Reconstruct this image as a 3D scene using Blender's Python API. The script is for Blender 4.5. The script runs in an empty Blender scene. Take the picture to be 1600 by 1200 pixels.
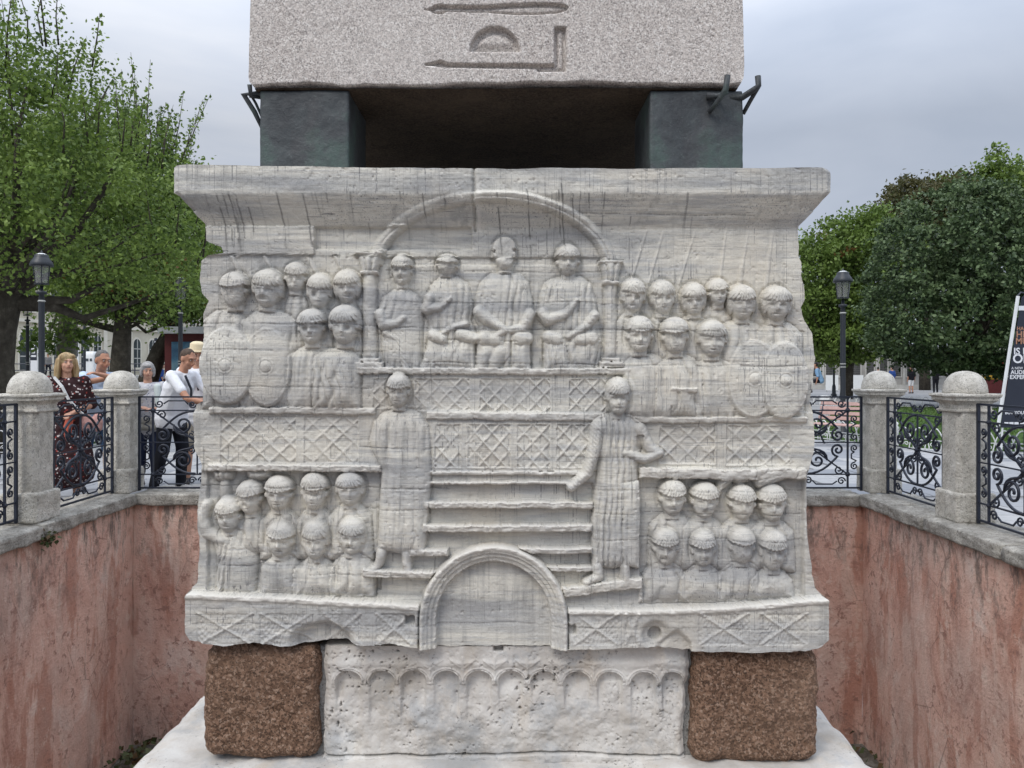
import bpy, bmesh, math, random
import numpy as np
from mathutils import Vector, Matrix, Euler
R = math.radians
scn = bpy.context.scene
FX = 1202.0            # focal length of the photograph in its own pixels (1600 wide)
CAMZ = 1.5             # eye height above the plaza
HOR = 578.0            # row of the horizon

# ------------------------------------------------------------ camera, sky, sun, exposure
cam_d = bpy.data.cameras.new('camera'); cam = bpy.data.objects.new('camera', cam_d)
scn.collection.objects.link(cam); scn.camera = cam
cam_d.sensor_width = 36; cam_d.lens = FX / 1600 * 36
cam_d.shift_y = -(600 - HOR) / 1600
cam_d.clip_start = .05; cam_d.clip_end = 3000
cam.location = (0, 0, CAMZ); cam.rotation_euler = (R(90), 0, 0)

SUN_EL, SUN_AZ = 50, 215      # high veiled sun, behind the photographer's left shoulder
world = bpy.data.worlds.new('World'); scn.world = world; world.use_nodes = True
wt = world.node_tree; wt.nodes.clear()
def wn(t, **k):
    n = wt.nodes.new(t)
    for a, b in k.items(): setattr(n, a, b)
    return n
w_out = wn('ShaderNodeOutputWorld'); w_bg = wn('ShaderNodeBackground')
w_sky = wn('ShaderNodeTexSky', sky_type='NISHITA', sun_disc=False, sun_elevation=R(SUN_EL), sun_rotation=R(SUN_AZ))
w_sky.air_density = 1.0; w_sky.dust_density = 2.0
w_tc = wn('ShaderNodeTexCoord'); w_map = wn('ShaderNodeMapping')
w_map.inputs['Scale'].default_value = (1.1, 1.1, 2.6); w_map.inputs['Location'].default_value = (3.1, .4, 1.3)
w_n = wn('ShaderNodeTexNoise'); w_n.inputs['Scale'].default_value = 1.9; w_n.inputs['Detail'].default_value = 6; w_n.inputs['Roughness'].default_value = .5
w_n.inputs['Distortion'].default_value = .35
w_r = wn('ShaderNodeValToRGB'); cr = w_r.color_ramp
cr.elements[0].position = .36; cr.elements[0].color = (5.5, 6.2, 7.5, 1)
cr.elements[1].position = .66; cr.elements[1].color = (8.0, 8.4, 9.2, 1)
e = cr.elements.new(.5); e.color = (6.4, 7.05, 8.3, 1)
w_mix = wn('ShaderNodeMix', data_type='RGBA'); w_mix.inputs[0].default_value = .95
L = wt.links.new
L(w_tc.outputs['Generated'], w_map.inputs[0]); L(w_map.outputs[0], w_n.inputs['Vector']); L(w_n.outputs['Fac'], w_r.inputs[0])
L(w_sky.outputs[0], w_mix.inputs[6]); L(w_r.outputs[0], w_mix.inputs[7]); 
w_sep = wn('ShaderNodeSeparateXYZ'); L(w_tc.outputs['Generated'], w_sep.inputs[0])      # an overcast sky grows brighter towards the zenith
w_g = wn('ShaderNodeMapRange'); w_g.inputs[1].default_value = .28; w_g.inputs[2].default_value = 1; w_g.inputs[3].default_value = .70; w_g.inputs[4].default_value = 2.7; L(w_sep.outputs[2], w_g.inputs[0])
w_s = wn('ShaderNodeVectorMath', operation='SCALE'); L(w_mix.outputs[2], w_s.inputs[0]); L(w_g.outputs[0], w_s.inputs['Scale']); L(w_s.outputs[0], w_bg.inputs[0])
w_bg.inputs[1].default_value = .10; L(w_bg.outputs[0], w_out.inputs[0])

sd = bpy.data.lights.new('sun', 'SUN'); sun = bpy.data.objects.new('sun', sd); scn.collection.objects.link(sun)
sd.energy = 1.5; sd.angle = R(22); sd.color = (1, .95, .88)
_a, _e = R(SUN_AZ), R(SUN_EL)
sdir = Vector((math.sin(_a) * math.cos(_e), math.cos(_a) * math.cos(_e), math.sin(_e)))
sun.rotation_euler = sdir.to_track_quat('Z', 'Y').to_euler()
vs = scn.view_settings; vs.view_transform = 'Standard'; vs.look = 'None'; vs.gamma = 1; vs.exposure = .18
scn.cycles.max_bounces = 6; scn.cycles.diffuse_bounces = 4; scn.cycles.transparent_max_bounces = 12

# ------------------------------------------------------------ helpers
COL = scn.collection
rnd = random.Random(7)
rng = np.random.default_rng(11)
def at(x, y, Y):                      # the place at distance Y that the photograph shows at (x, y)
    return Vector(((x - 800) / FX * Y, Y, CAMZ - (y - HOR) / FX * Y))
def mesh_from(name, v, f, mat=None, smooth=False):
    me = bpy.data.meshes.new(name); me.from_pydata([tuple(p) for p in v], [], f)
    if mat: me.materials.append(mat)
    if smooth: me.polygons.foreach_set('use_smooth', [True] * len(me.polygons))
    me.update(); return me
def link(name, me, parent=None, loc=None, rot=None):
    o = bpy.data.objects.new(name, me); COL.objects.link(o)
    if parent: o.parent = parent
    if loc is not None: o.location = loc
    if rot is not None: o.rotation_euler = rot
    return o
def tag(o, label=None, cat=None, group=None, kind=None):
    if label: o['label'] = label
    if cat: o['category'] = cat
    if group: o['group'] = group
    if kind: o['kind'] = kind
    return o
def thing(name, label, cat, loc=(0, 0, 0), rz=0, group=None):
    o = bpy.data.objects.new(name, None); COL.objects.link(o); o.location = loc; o.rotation_euler = (0, 0, rz)
    o.empty_display_size = .1
    return tag(o, label, cat, group)
def kids(o): return [c for c in bpy.data.objects if c.parent == o]
def dup(root, loc=None, rz=None, label=None, scale=None):
    r = root.copy(); COL.objects.link(r)
    if loc is not None: r.location = loc
    if rz is not None: r.rotation_euler = (0, 0, rz)
    if scale: r.scale = scale
    if label: r['label'] = label
    for ch in kids(root):
        c = ch.copy(); COL.objects.link(c); c.parent = r
        for g in kids(ch):
            d = g.copy(); COL.objects.link(d); d.parent = c
    return r

class MB:                             # collects simple shapes into one mesh
    def __init__(s): s.v = []; s.f = []
    def add(s, v, f):
        n = len(s.v); s.v += [tuple(p) for p in v]; s.f += [tuple(i + n for i in q) for q in f]; return s
    def box(s, x0, x1, y0, y1, z0, z1, bev=0, M=None):
        if bev:
            b = bev; v = []; f = []
            bm = bmesh.new(); bmesh.ops.create_cube(bm, size=1)
            for p in bm.verts: p.co = Vector(((x0 + x1) / 2 + p.co.x * (x1 - x0), (y0 + y1) / 2 + p.co.y * (y1 - y0), (z0 + z1) / 2 + p.co.z * (z1 - z0)))
            bmesh.ops.bevel(bm, geom=bm.edges[:], offset=b, segments=1, affect='EDGES')
            bm.verts.ensure_lookup_table()
            v = [p.co.copy() for p in bm.verts]; f = [[q.index for q in fa.verts] for fa in bm.faces]; bm.free()
        else:
            v = [Vector((x, y, z)) for z in (z0, z1) for y in (y0, y1) for x in (x0, x1)]
            f = [(0, 2, 3, 1), (4, 5, 7, 6), (0, 1, 5, 4), (2, 6, 7, 3), (0, 4, 6, 2), (1, 3, 7, 5)]
        if M is not None: v = [M @ p for p in v]
        return s.add(v, f)
    def tube(s, pts, r, n=6, cap=True, flat=None):      # a bar along pts; r a number or one per point
        pts = [Vector(p) for p in pts]; k = len(pts)
        rr = r if isinstance(r, (list, tuple)) else [r] * k
        v = []; f = []; up = None
        for i, p in enumerate(pts):
            t = (pts[min(i + 1, k - 1)] - pts[max(i - 1, 0)])
            if t.length < 1e-9: t = Vector((0, 0, 1))
            t.normalize()
            if up is None: up = Vector((0, 0, 1)) if abs(t.z) < .9 else Vector((0, 1, 0))
            a = t.cross(up)
            if a.length < 1e-6: a = t.cross(Vector((1, 0, 0)))
            a.normalize(); b = a.cross(t).normalized(); up = b
            for j in range(n):
                q = 2 * math.pi * j / n + (math.pi / 4 if n == 4 else 0)
                v.append(p + a * math.cos(q) * rr[i] + b * math.sin(q) * rr[i])
        for i in range(k - 1):
            for j in range(n):
                f.append((i * n + j, i * n + (j + 1) % n, (i + 1) * n + (j + 1) % n, (i + 1) * n + j))
        if cap: f.append(tuple(range(n - 1, -1, -1))); f.append(tuple((k - 1) * n + j for j in range(n)))
        return s.add(v, f)
    def lathe(s, prof, n=16, c=(0, 0, 0), ph=0):       # prof: (radius, z)
        v = []; f = []; k = len(prof)
        for r, z in prof:
            for j in range(n):
                q = 2 * math.pi * j / n + ph
                v.append((c[0] + r * math.cos(q), c[1] + r * math.sin(q), c[2] + z))
        for i in range(k - 1):
            for j in range(n): f.append((i * n + j, i * n + (j + 1) % n, (i + 1) * n + (j + 1) % n, (i + 1) * n + j))
        f.append(tuple(range(n - 1, -1, -1))); f.append(tuple((k - 1) * n + j for j in range(n)))
        return s.add(v, f)
    def mesh(s, name, mat, smooth=False): return mesh_from(name, s.v, s.f, mat, smooth)
    def build(s, name, mat, parent=None, smooth=False, loc=None, rot=None):
        return link(name, s.mesh(name, mat, smooth), parent, loc, rot)

# value noise in numpy
_T = np.random.default_rng(5).random((8, 256, 256))
def vn(x, y, seed=0):
    t = _T[seed % 8]; x = np.asarray(x, float) + 37.3 * seed; y = np.asarray(y, float) + 91.7 * seed
    xi = np.floor(x).astype(int); yi = np.floor(y).astype(int); fx = x - xi; fy = y - yi
    fx = fx * fx * (3 - 2 * fx); fy = fy * fy * (3 - 2 * fy)
    a = t[xi & 255, yi & 255]; b = t[(xi + 1) & 255, yi & 255]; c = t[xi & 255, (yi + 1) & 255]; d = t[(xi + 1) & 255, (yi + 1) & 255]
    return ((a * (1 - fx) + b * fx) * (1 - fy) + (c * (1 - fx) + d * fx) * fy) * 2 - 1
def fbm(x, y, o=4, seed=0, g=.5):
    s = 0; a = 1; n = 0
    for i in range(o):
        s = s + a * vn(x * 2 ** i, y * 2 ** i, seed + i); n += a; a *= g
    return s / n
def sstep(a, b, x):
    t = np.clip((x - a) / (b - a), 0, 1); return t * t * (3 - 2 * t)

# ------------------------------------------------------------ materials
class Mat:
    def __init__(s, name, rough=.8, spec=.3, metal=0):
        s.m = bpy.data.materials.new(name); s.m.use_nodes = True; s.t = s.m.node_tree
        s.b = s.t.nodes['Principled BSDF']; s.b.inputs['Roughness'].default_value = rough
        s.b.inputs['Specular IOR Level'].default_value = spec; s.b.inputs['Metallic'].default_value = metal
        s.co = s.t.nodes.new('ShaderNodeTexCoord')
    def L(s, a, b): s.t.links.new(a, b)
    def N(s, t, **k):
        n = s.t.nodes.new(t)
        for a, b in k.items(): setattr(n, a, b)
        return n
    def map(s, sc, loc=(0, 0, 0), src='Object', rot=(0, 0, 0)):
        n = s.N('ShaderNodeMapping'); n.inputs['Scale'].default_value = sc; n.inputs['Location'].default_value = loc; n.inputs['Rotation'].default_value = rot
        s.L(s.co.outputs[src], n.inputs[0]); return n.outputs[0]
    def noise(s, scale=5, det=4, rough=.55, vec=None, dist=0):
        n = s.N('ShaderNodeTexNoise'); n.inputs['Scale'].default_value = scale; n.inputs['Detail'].default_value = det
        n.inputs['Roughness'].default_value = rough; n.inputs['Distortion'].default_value = dist
        s.L(vec if vec is not None else s.co.outputs['Object'], n.inputs['Vector']); return n.outputs['Fac']
    def vor(s, scale=5, vec=None, feat='F1', out='Distance', rand=1):
        n = s.N('ShaderNodeTexVoronoi', feature=feat); n.inputs['Scale'].default_value = scale; n.inputs['Randomness'].default_value = rand
        s.L(vec if vec is not None else s.co.outputs['Object'], n.inputs['Vector']); return n.outputs[out]
    def ramp(s, fac, stops):
        n = s.N('ShaderNodeValToRGB'); c = n.color_ramp
        while len(c.elements) < len(stops): c.elements.new(.5)
        for e, (p, col) in zip(c.elements, stops):
            e.position = p; e.color = tuple(col) + (1,) if len(col) == 3 else col
        s.L(fac, n.inputs[0]); return n.outputs[0]
    def rng(s, fac, a, b, c=0, d=1):
        n = s.N('ShaderNodeMapRange'); 
        for i, x in enumerate((a, b, c, d)): n.inputs[i + 1].default_value = x
        s.L(fac, n.inputs[0]); return n.outputs[0]
    def mix(s, fac, a, b, mode='MIX'):
        n = s.N('ShaderNodeMix', data_type='RGBA', blend_type=mode)
        for sock, x in ((0, fac), (6, a), (7, b)):
            if isinstance(x, (int, float)): n.inputs[sock].default_value = x
            elif isinstance(x, (tuple, list)): n.inputs[sock].default_value = tuple(x) + (1,)
            else: s.L(x, n.inputs[sock])
        return n.outputs[2]
    def math(s, op, a, b=None, clamp=False):
        n = s.N('ShaderNodeMath', operation=op); n.use_clamp = clamp
        for i, x in enumerate((a, b)):
            if x is None: continue
            if isinstance(x, (int, float)): n.inputs[i].default_value = x
            else: s.L(x, n.inputs[i])
        return n.outputs[0]
    def attr(s, name):
        n = s.N('ShaderNodeAttribute', attribute_name=name); return n.outputs['Fac']
    def island(s):
        return s.N('ShaderNodeNewGeometry').outputs['Random Per Island']
    def orand(s): return s.N('ShaderNodeObjectInfo').outputs['Random']
    def col(s, c):
        if isinstance(c, (tuple, list)): s.b.inputs['Base Color'].default_value = tuple(c) + (1,)
        else: s.L(c, s.b.inputs['Base Color'])
        return s
    def bump(s, h, st=.3, dist=.01):
        n = s.N('ShaderNodeBump'); n.inputs['Strength'].default_value = st; n.inputs['Distance'].default_value = dist
        s.L(h, n.inputs['Height']); s.L(n.outputs[0], s.b.inputs['Normal']); return s
def flat(name, c, rough=.7, spec=.3, metal=0, var=.12, sc=6):
    m = Mat(name, rough, spec, metal); n = m.noise(sc, 4)
    lo = [x * (1 - var) for x in c]; hi = [min(1, x * (1 + var)) for x in c]
    return m.col(m.ramp(n, [(.3, lo), (.7, hi)])).m
# ------------------------------------------------------------ stone materials
def make_marble():
    m = Mat('banded_marble', .72, .25)
    big = m.noise(1, 4, .55, m.map((1.0, 1.0, 9.0)), .6)
    c = m.ramp(big, [(.36, (.33, .325, .31)), (.44, (.46, .45, .415)), (.52, (.59, .565, .50)), (.66, (.67, .64, .56))])
    bb = m.noise(1, 3, .5, m.map((.7, .7, 5.0), (2, 2, 5)), .4); c = m.mix(m.rng(bb, .50, .60, 0, .5), c, (.36, .358, .355))
    mid = m.noise(1, 5, .6, m.map((3.0, 3.0, 46.0)), .3)
    c = m.mix(m.rng(mid, .50, .66, 0, .7), c, (.37, .372, .37))
    c = m.mix(m.rng(m.noise(2.3, 4, .6), .5, .7, 0, .5), c, (.60, .54, .44))
    fine = m.noise(1, 2, .5, m.map((9.0, 9.0, 330.0)))
    gate = m.noise(3.1, 2)
    c = m.mix(m.math('MULTIPLY', m.rng(fine, .62, .68, 0, .75), m.rng(gate, .42, .6)), c, (.17, .17, .175))
    vert = m.noise(1, 2, .5, m.map((210.0, 210.0, 2.4), (3, 1, 2)))
    gate2 = m.noise(2.2, 3, .5, m.map((1.3, 1.3, 1.6), (5, 5, 5)))
    c = m.mix(m.math('MULTIPLY', m.rng(vert, .60, .68, 0, .8), m.rng(gate2, .38, .56)), c, (.15, .15, .155))
    soft = m.noise(1, 4, .6, m.map((26, 26, 1.1), (6, 1, 3)), .2); c = m.mix(m.math('MULTIPLY', m.rng(soft, .52, .66, 0, .55), m.rng(m.noise(1.9, 2), .4, .58)), c, (.27, .265, .25))
    grain = m.noise(260, 3, .7)
    c = m.mix(.6, c, m.ramp(grain, [(.3, (.36, .36, .36)), (.7, (.62, .62, .62))]), 'SOFT_LIGHT')
    c = m.mix(m.rng(m.noise(150, 2, .5), .70, .74, 0, .45), c, (.72, .71, .69))
    c = m.mix(m.attr('wear'), c, (.66, .63, .57))
    c = m.mix(m.attr('stain'), c, (.10, .098, .095))
    m.col(c)
    h = m.math('ADD', m.math('MULTIPLY', m.noise(95, 5, .75), .8), m.math('MULTIPLY', fine, -.35))
    m.bump(h, .55, .007); return m.m
MARBLE = make_marble()
def make_white_marble():
    m = Mat('weathered_white_marble', .75, .25)
    c = m.ramp(m.noise(3.4, 5, .6), [(.34, (.36, .33, .29)), (.5, (.50, .47, .43)), (.66, (.61, .59, .55))])
    c = m.mix(m.rng(m.noise(1, 4, .6, m.map((9, 9, 2.4), (1, 2, 3))), .52, .72, 0, .6), c, (.45, .38, .30))
    g = m.noise(4.2, 6, .7); c = m.mix(m.rng(g, .5, .62, 0, .6), c, (.33, .34, .345))
    pit = m.noise(85, 3, .75); gate = m.noise(5.5, 3, .6, m.map((1, 1, 1), (4, 0, 7)))
    pm = m.math('MULTIPLY', m.rng(pit, .60, .66), m.rng(gate, .50, .62))
    c = m.mix(m.math('MULTIPLY', pm, .75), c, (.10, .09, .085))
    c = m.mix(m.rng(m.noise(190, 2, .6), .62, .72, 0, .3), c, (.70, .69, .67))
    c = m.mix(m.attr('stain'), c, (.12, .115, .10))
    m.col(c)
    h = m.math('ADD', m.math('MULTIPLY', m.noise(60, 5, .7), .6), m.math('MULTIPLY', pm, -.6))
    m.bump(h, .5, .008); return m.m
WHITE = make_white_marble()
def make_granite(name, cols, scale, dark=.3):
    m = Mat(name, .8, .3)
    a = m.vor(scale, out='Color'); a = m.N('ShaderNodeSeparateColor') if False else a
    sep = m.N('ShaderNodeSeparateColor'); m.L(a, sep.inputs[0])
    c = m.ramp(sep.outputs[0], cols)
    b = m.vor(scale * 2.1, m.map((1, 1, 1), (3, 2, 1)), out='Color'); sb = m.N('ShaderNodeSeparateColor'); m.L(b, sb.inputs[0])
    c = m.mix(m.rng(sb.outputs[1], .80, .84, 0, .75), c, tuple(x * dark for x in cols[0][1]))
    c = m.mix(m.rng(m.noise(1.7, 4), .35, .7, 0, .25), c, tuple(x * 1.1 for x in cols[-1][1]))
    c = m.mix(m.attr('stain'), c, (.05, .048, .045))
    m.col(c); return m
mg = make_granite('pink_granite', [(0, (.28, .25, .235)), (.3, (.46, .41, .37)), (.7, (.56, .505, .46)), (1, (.70, .665, .62))], 175, .15)
mg.bump(mg.noise(230, 3, .7), .4, .004); PINK = mg.m
mg = make_granite('brown_granite', [(0, (.085, .045, .026)), (.4, (.17, .095, .058)), (.75, (.26, .155, .10)), (1, (.34, .235, .17))], 105, .2)
mg.bump(mg.noise(110, 5, .75), .9, .012); BROWN = mg.m
def make_bronze():
    m = Mat('patinated_bronze', .55, .45, .15)
    c = m.ramp(m.noise(4, 6, .65), [(.36, (.030, .033, .037)), (.5, (.052, .060, .063)), (.62, (.065, .098, .086))])
    c = m.mix(m.rng(m.noise(1, 4, .6, m.map((7, 7, 1.6), (2, 2, 2))), .52, .7, 0, .5), c, (.055, .05, .052))
    c = m.mix(m.rng(m.noise(60, 3, .7), .60, .7, 0, .35), c, (.13, .15, .145))
    m.col(c); m.bump(m.noise(45, 5, .7), .4, .01); return m.m
BRONZE = make_bronze()
def make_limestone(name, a, b, c2, moss=.35):
    m = Mat(name, .85, .2)
    c = m.ramp(m.noise(5.5, 7, .72), [(.36, a), (.5, b), (.64, c2)])
    c = m.mix(m.rng(m.noise(13, 6, .78), .5, .62, 0, moss), c, (.13, .12, .10))
    c = m.mix(m.rng(m.noise(60, 3, .75), .57, .64, 0, .75), c, (.09, .085, .075))
    c = m.mix(m.rng(m.orand(), 0, 1, 0, .22), c, (.33, .32, .30))
    m.col(c); m.bump(m.math('ADD', m.noise(55, 5, .7), m.math('MULTIPLY', m.noise(14, 5, .7), 1.2)), .8, .022); return m.m
POSTST = make_limestone('weathered_limestone', (.47, .44, .38), (.67, .635, .56), (.80, .765, .69), .25)
COPE = make_limestone('grey_coping_stone', (.24, .225, .195), (.42, .395, .35), (.60, .57, .505), .45)
def make_plaster():
    m = Mat('pink_plaster', .88, .2)
    c = m.ramp(m.noise(1, 7, .68, m.map((2.0, 2.0, 1.1)), .7), [(.36, (.50, .27, .205)), (.45, (.66, .405, .32)), (.55, (.74, .49, .395)), (.64, (.81, .63, .54))])
    c = m.mix(m.rng(m.noise(1, 4, .6, m.map((3.2, 3.2, .8), (3, 3, 3)), .3), .53, .58, 0, .7), c, (.49, .235, .165))
    c = m.mix(m.rng(m.noise(1, 5, .65, m.map((4.5, 4.5, 1.5), (8, 3, 1)), .3), .54, .64, 0, .6), c, (.76, .565, .465))
    c = m.mix(m.rng(m.noise(1, 4, .6, m.map((.9, .9, .7), (1, 9, 1)), .3), .5, .66, 0, .45), c, (.50, .41, .36))
    sp = m.noise(13, 6, .75, None, .25)
    c = m.mix(m.math('MULTIPLY', m.rng(sp, .55, .60), m.rng(m.noise(1.6, 3), .42, .55, 0, .8)), c, (.34, .19, .15))
    c = m.mix(m.rng(m.noise(6.0, 6, .75, m.map((1, 1, .8), (9, 1, 4))), .58, .64, 0, .55), c, (.76, .60, .50))
    cr_ = m.vor(2.6, m.map((1, 1, .6), (2, 5, 1)), 'DISTANCE_TO_EDGE'); c = m.mix(m.math('MULTIPLY', m.rng(cr_, .012, .0, 0, .6), m.rng(m.noise(1.1, 2), .5, .6)), c, (.2, .11, .09))
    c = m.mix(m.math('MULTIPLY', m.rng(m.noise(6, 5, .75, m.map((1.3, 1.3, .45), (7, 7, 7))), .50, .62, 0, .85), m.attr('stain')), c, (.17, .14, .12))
    m.col(c)
    m.bump(m.math('ADD', m.math('MULTIPLY', m.noise(24, 6, .7), .9), m.math('MULTIPLY', sp, .9)), .7, .025); return m.m
PLASTER = make_plaster()
def make_iron(name='dark_blue_iron', c=(.016, .021, .036)):
    m = Mat(name, .45, .45)
    m.col(m.mix(m.rng(m.noise(30, 4, .7), .6, .75, 0, .4), c, (.05, .05, .055)))
    m.bump(m.noise(70, 3), .25, .004); return m.m
IRON = make_iron()

# ------------------------------------------------------------ a carved face: height field cut into its carved pieces
class Relief:
    """Grid in photograph units; every sculpted piece owns the cells it raised."""
    def __init__(s, U, V, K, depth0, S):
        s.U, s.V, s.K, s.Y0, s.S = U, V, K, depth0, S
        s.H = np.zeros_like(U); s.I = np.zeros(U.shape, int); s.stain = np.zeros_like(U); s.wear = np.zeros_like(U); s.names = [None]
        s.parent_of = {}
    def new(s, name, label=None, parent=None):
        s.names.append((name, label, parent)); return len(s.names) - 1
    def win(s, x0, x1, y0, y1):
        return np.nonzero((s.U > x0) & (s.U < x1) & (s.V > y0) & (s.V < y1))
    def put(s, w, h, i, blend=0):
        cur = s.H[w]; m = h > cur + .3
        s.H[w] = np.maximum(cur, h)
        if i is not None:
            t = s.I[w]; t[m] = i; s.I[w] = t
    def head(s, cx, cy, hw, hh, base=0, p=19, yaw=0, rot=0, style='bowl', parent=None, seed=1, cut=None):
        q_r = random.Random(seed * 17 + int(cx)); rot += q_r.uniform(-.07, .07); yaw += q_r.uniform(-.05, .05); hw *= q_r.uniform(.96, 1.04)
        w = s.win(cx - 1.7 * hw, cx + 1.7 * hw, cy - 1.6 * hh, cy + 1.6 * hh); u, v = s.U[w], s.V[w]
        a = (u - cx) / hw; b = (v - cy) / hh
        if rot: a, b = a * math.cos(rot) + b * math.sin(rot), -a * math.sin(rot) + b * math.cos(rot)
        r = np.hypot(a, b * .98)
        s.H[w] -= 2.6 * np.exp(-((r - 1.08) / .13) ** 2) * (s.H[w] < base + 9)
        nz = fbm(u * .12, v * .12, 3, seed)
        # neck
        neck = (np.abs(a) < .56) & (b > .5) & (b < 1.22)
        s.put(w, np.where(neck, base + 7 * np.sqrt(np.clip(1 - (a / .6) ** 2, 0, 1)) - 1, -99), None)
        rf = (a / .80) ** 2 + ((b - .12) / .88) ** 2
        face = np.where(rf < 1, base + 1 + p * np.clip(1 - rf, 0, 1) ** .40, -99)
        x = a + yaw; ax = np.abs(x)
        g = lambda q, c, sg: np.exp(-((q - c) / sg) ** 2)
        det = 2.2 * g(b, .0, .07) * (ax < .62) - 6.8 * np.exp(-(((ax - .33) / .17) ** 2 + ((b - .13) / .10) ** 2))
        det += 3.4 * np.exp(-(((ax - .33) / .11) ** 2 + ((b - .14) / .05) ** 2))
        det += 6.5 * g(x, 0, .10 + .05 * np.clip(b, 0, .4)) * sstep(-.1, .34, b) * (1 - sstep(.36, .46, b))
        det -= 4.2 * g(b, .60, .035) * g(x, 0, .26); det += 2.0 * (g(b, .54, .035) + g(b, .67, .04)) * g(x, 0, .2)
        det -= 1.2 * g(b, .48, .05) * g(ax, .30, .1)
        det += 1.2 * g(b, .82, .08) * g(x, 0, .2)
        if style == 'beard': det += (1.6 + 1.5 * fbm(u * .45, v * .45, 2, seed + 2)) * sstep(.35, .5, b + .25 * ax)
        det *= q_r.uniform(.5, 1.0)
        kx, ky = q_r.uniform(-.35, .35), q_r.uniform(.05, .65); det -= q_r.uniform(0, 7) * np.exp(-((a - kx) / .17) ** 2 - ((b - ky) / .14) ** 2)
        det += 1.6 * fbm(u * .16, v * .16, 3, seed + 4)
        if style == 'worn': det *= .35; det += 2.2 * fbm(u * .2, v * .2, 3, seed + 3)
        face = face + np.where(rf < .95, det + .7 * nz, 0)
        fr = -.17 + .10 * np.cos(a * 2.2) + .025 * np.sin(a * 23 + seed)
        hair = np.full_like(a, -99.)
        rh = a ** 2 + ((b + .26) / .76) ** 2
        ang = np.arctan2(a, -(b + 1.15) + 1e-6)
        st = 1.3 * np.sin(ang * 34 + 3 * nz) + .8 * np.sin(ang * 63 + seed)
        cap = base + 1 + (p + 4.2) * np.clip(1 - rh, 0, 1) ** .40
        top = (rh < 1) & (b < fr)
        hair = np.where(top, cap + (st * sstep(-.9, -.4, b) if style != 'worn' else .9 * nz), hair)
        if style in ('bowl', 'beard', 'long'):
            lo = .34 if style != 'long' else .75
            side = (np.abs(a) > .70) & (b < lo + .1 * np.sin(seed + a * 3)) & (b > -.5)
            rs = (a / 1.04) ** 2 + ((b + .02) / 1.05) ** 2
            hair = np.maximum(hair, np.where(side & (rs < 1), base + (p - 4) * np.clip(1 - rs, 0, 1) ** .35 + st * .6, -99))
        else:
            for sg in (-1, 1):
                e = ((a - sg * .84) / .13) ** 2 + ((b - .12) / .17) ** 2
                hair = np.maximum(hair, np.where(e < 1, base + 8 + 2.5 * np.sqrt(np.clip(1 - e, 0, 1)), -99))
            # rolled rim of the cap above the brow
            rim = np.exp(-((b - fr + .06) / .05) ** 2) * 1.5 * top; hair = hair + rim
        h = np.maximum(face, hair)
        if cut is not None:       # weathered flat where the crown has broken off
            h = np.where(b < cut, np.minimum(h, base + 9 + 1.6 * nz), h)
        i = s.new('carved_head', None, parent)
        s.put(w, h, i)
        s.wear[w] = np.maximum(s.wear[w], np.where(top & (b < -.25), .15 * sstep(-.2, -.7, b) , 0))
        return i
    def poly(s, pts, base=0, p=9, tau=7, folds=(), i=None, seed=0, top=0):
        P = np.array(pts, float); x0, y0 = P.min(0) - 2; x1, y1 = P.max(0) + 2
        w = s.win(x0, x1, y0, y1); u = s.U[w] + 1.3 * fbm(s.U[w] * .06, s.V[w] * .06, 2, seed); v = s.V[w] + 1.3 * fbm(s.U[w] * .06 + 9, s.V[w] * .06, 2, seed + 1)
        d = np.full(u.shape, 1e9); ins = np.zeros(u.shape, bool); n = len(P)
        for k in range(n):
            ax, ay = P[k]; bx, by = P[(k + 1) % n]; ex, ey = bx - ax, by - ay
            t = np.clip(((u - ax) * ex + (v - ay) * ey) / (ex * ex + ey * ey + 1e-9), 0, 1)
            d = np.minimum(d, np.hypot(u - ax - t * ex, v - ay - t * ey))
            c = ((ay > v) != (by > v)) & (u < (bx - ax) * (v - ay) / (by - ay + 1e-12) + ax); ins ^= c
        h = base + p * (1 - np.exp(-d / tau)) + top * sstep(y0, y1, v)
        fo = 0
        for kind, q, wl, amp in folds:
            wob = fbm(u * .03, v * .03, 2, seed + 3) * 2.2
            if kind == 'v': ph = (u + q * (v - y0)) * 2 * np.pi / wl + wob * 1.2
            elif kind == 'h': ph = (v + q * (u - x0)) * 2 * np.pi / wl + wob
            elif kind == 'arc': ph = np.hypot((u - q[0]) * q[2] if len(q) > 2 else u - q[0], v - q[1]) * 2 * np.pi / wl + wob
            elif kind == 'fan': ph = np.arctan2(u - q[0], v - q[1]) * wl + wob
            elif kind == 'neck': ph = np.hypot(u - q[0], v - q[1]) * 2 * np.pi / wl + wob * .5
            mod = .55 + .7 * vn(u * .035, v * .02, seed + 5)
            tt = (ph / (2 * np.pi)) % 1; gr_ = np.exp(-((tt - .5) / .15) ** 2); lim = np.exp(-(np.hypot(u - q[0], v - q[1]) / 34) ** 4) if kind == 'neck' else 1
            fo = fo + amp * (.45 - 1.5 * gr_ + .35 * np.cos(ph)) * np.clip(mod, .05, 1.3) * lim
        h = h + 1.25 * fo * sstep(0, 6, d)
        s.H[w] -= 3.2 * np.exp(-d / 2.2) * ~ins * (s.H[w] < base + p)
        if i is None: i = s.new('carved_figure')
        s.put(w, np.where(ins, h, -99), i); return i
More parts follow.
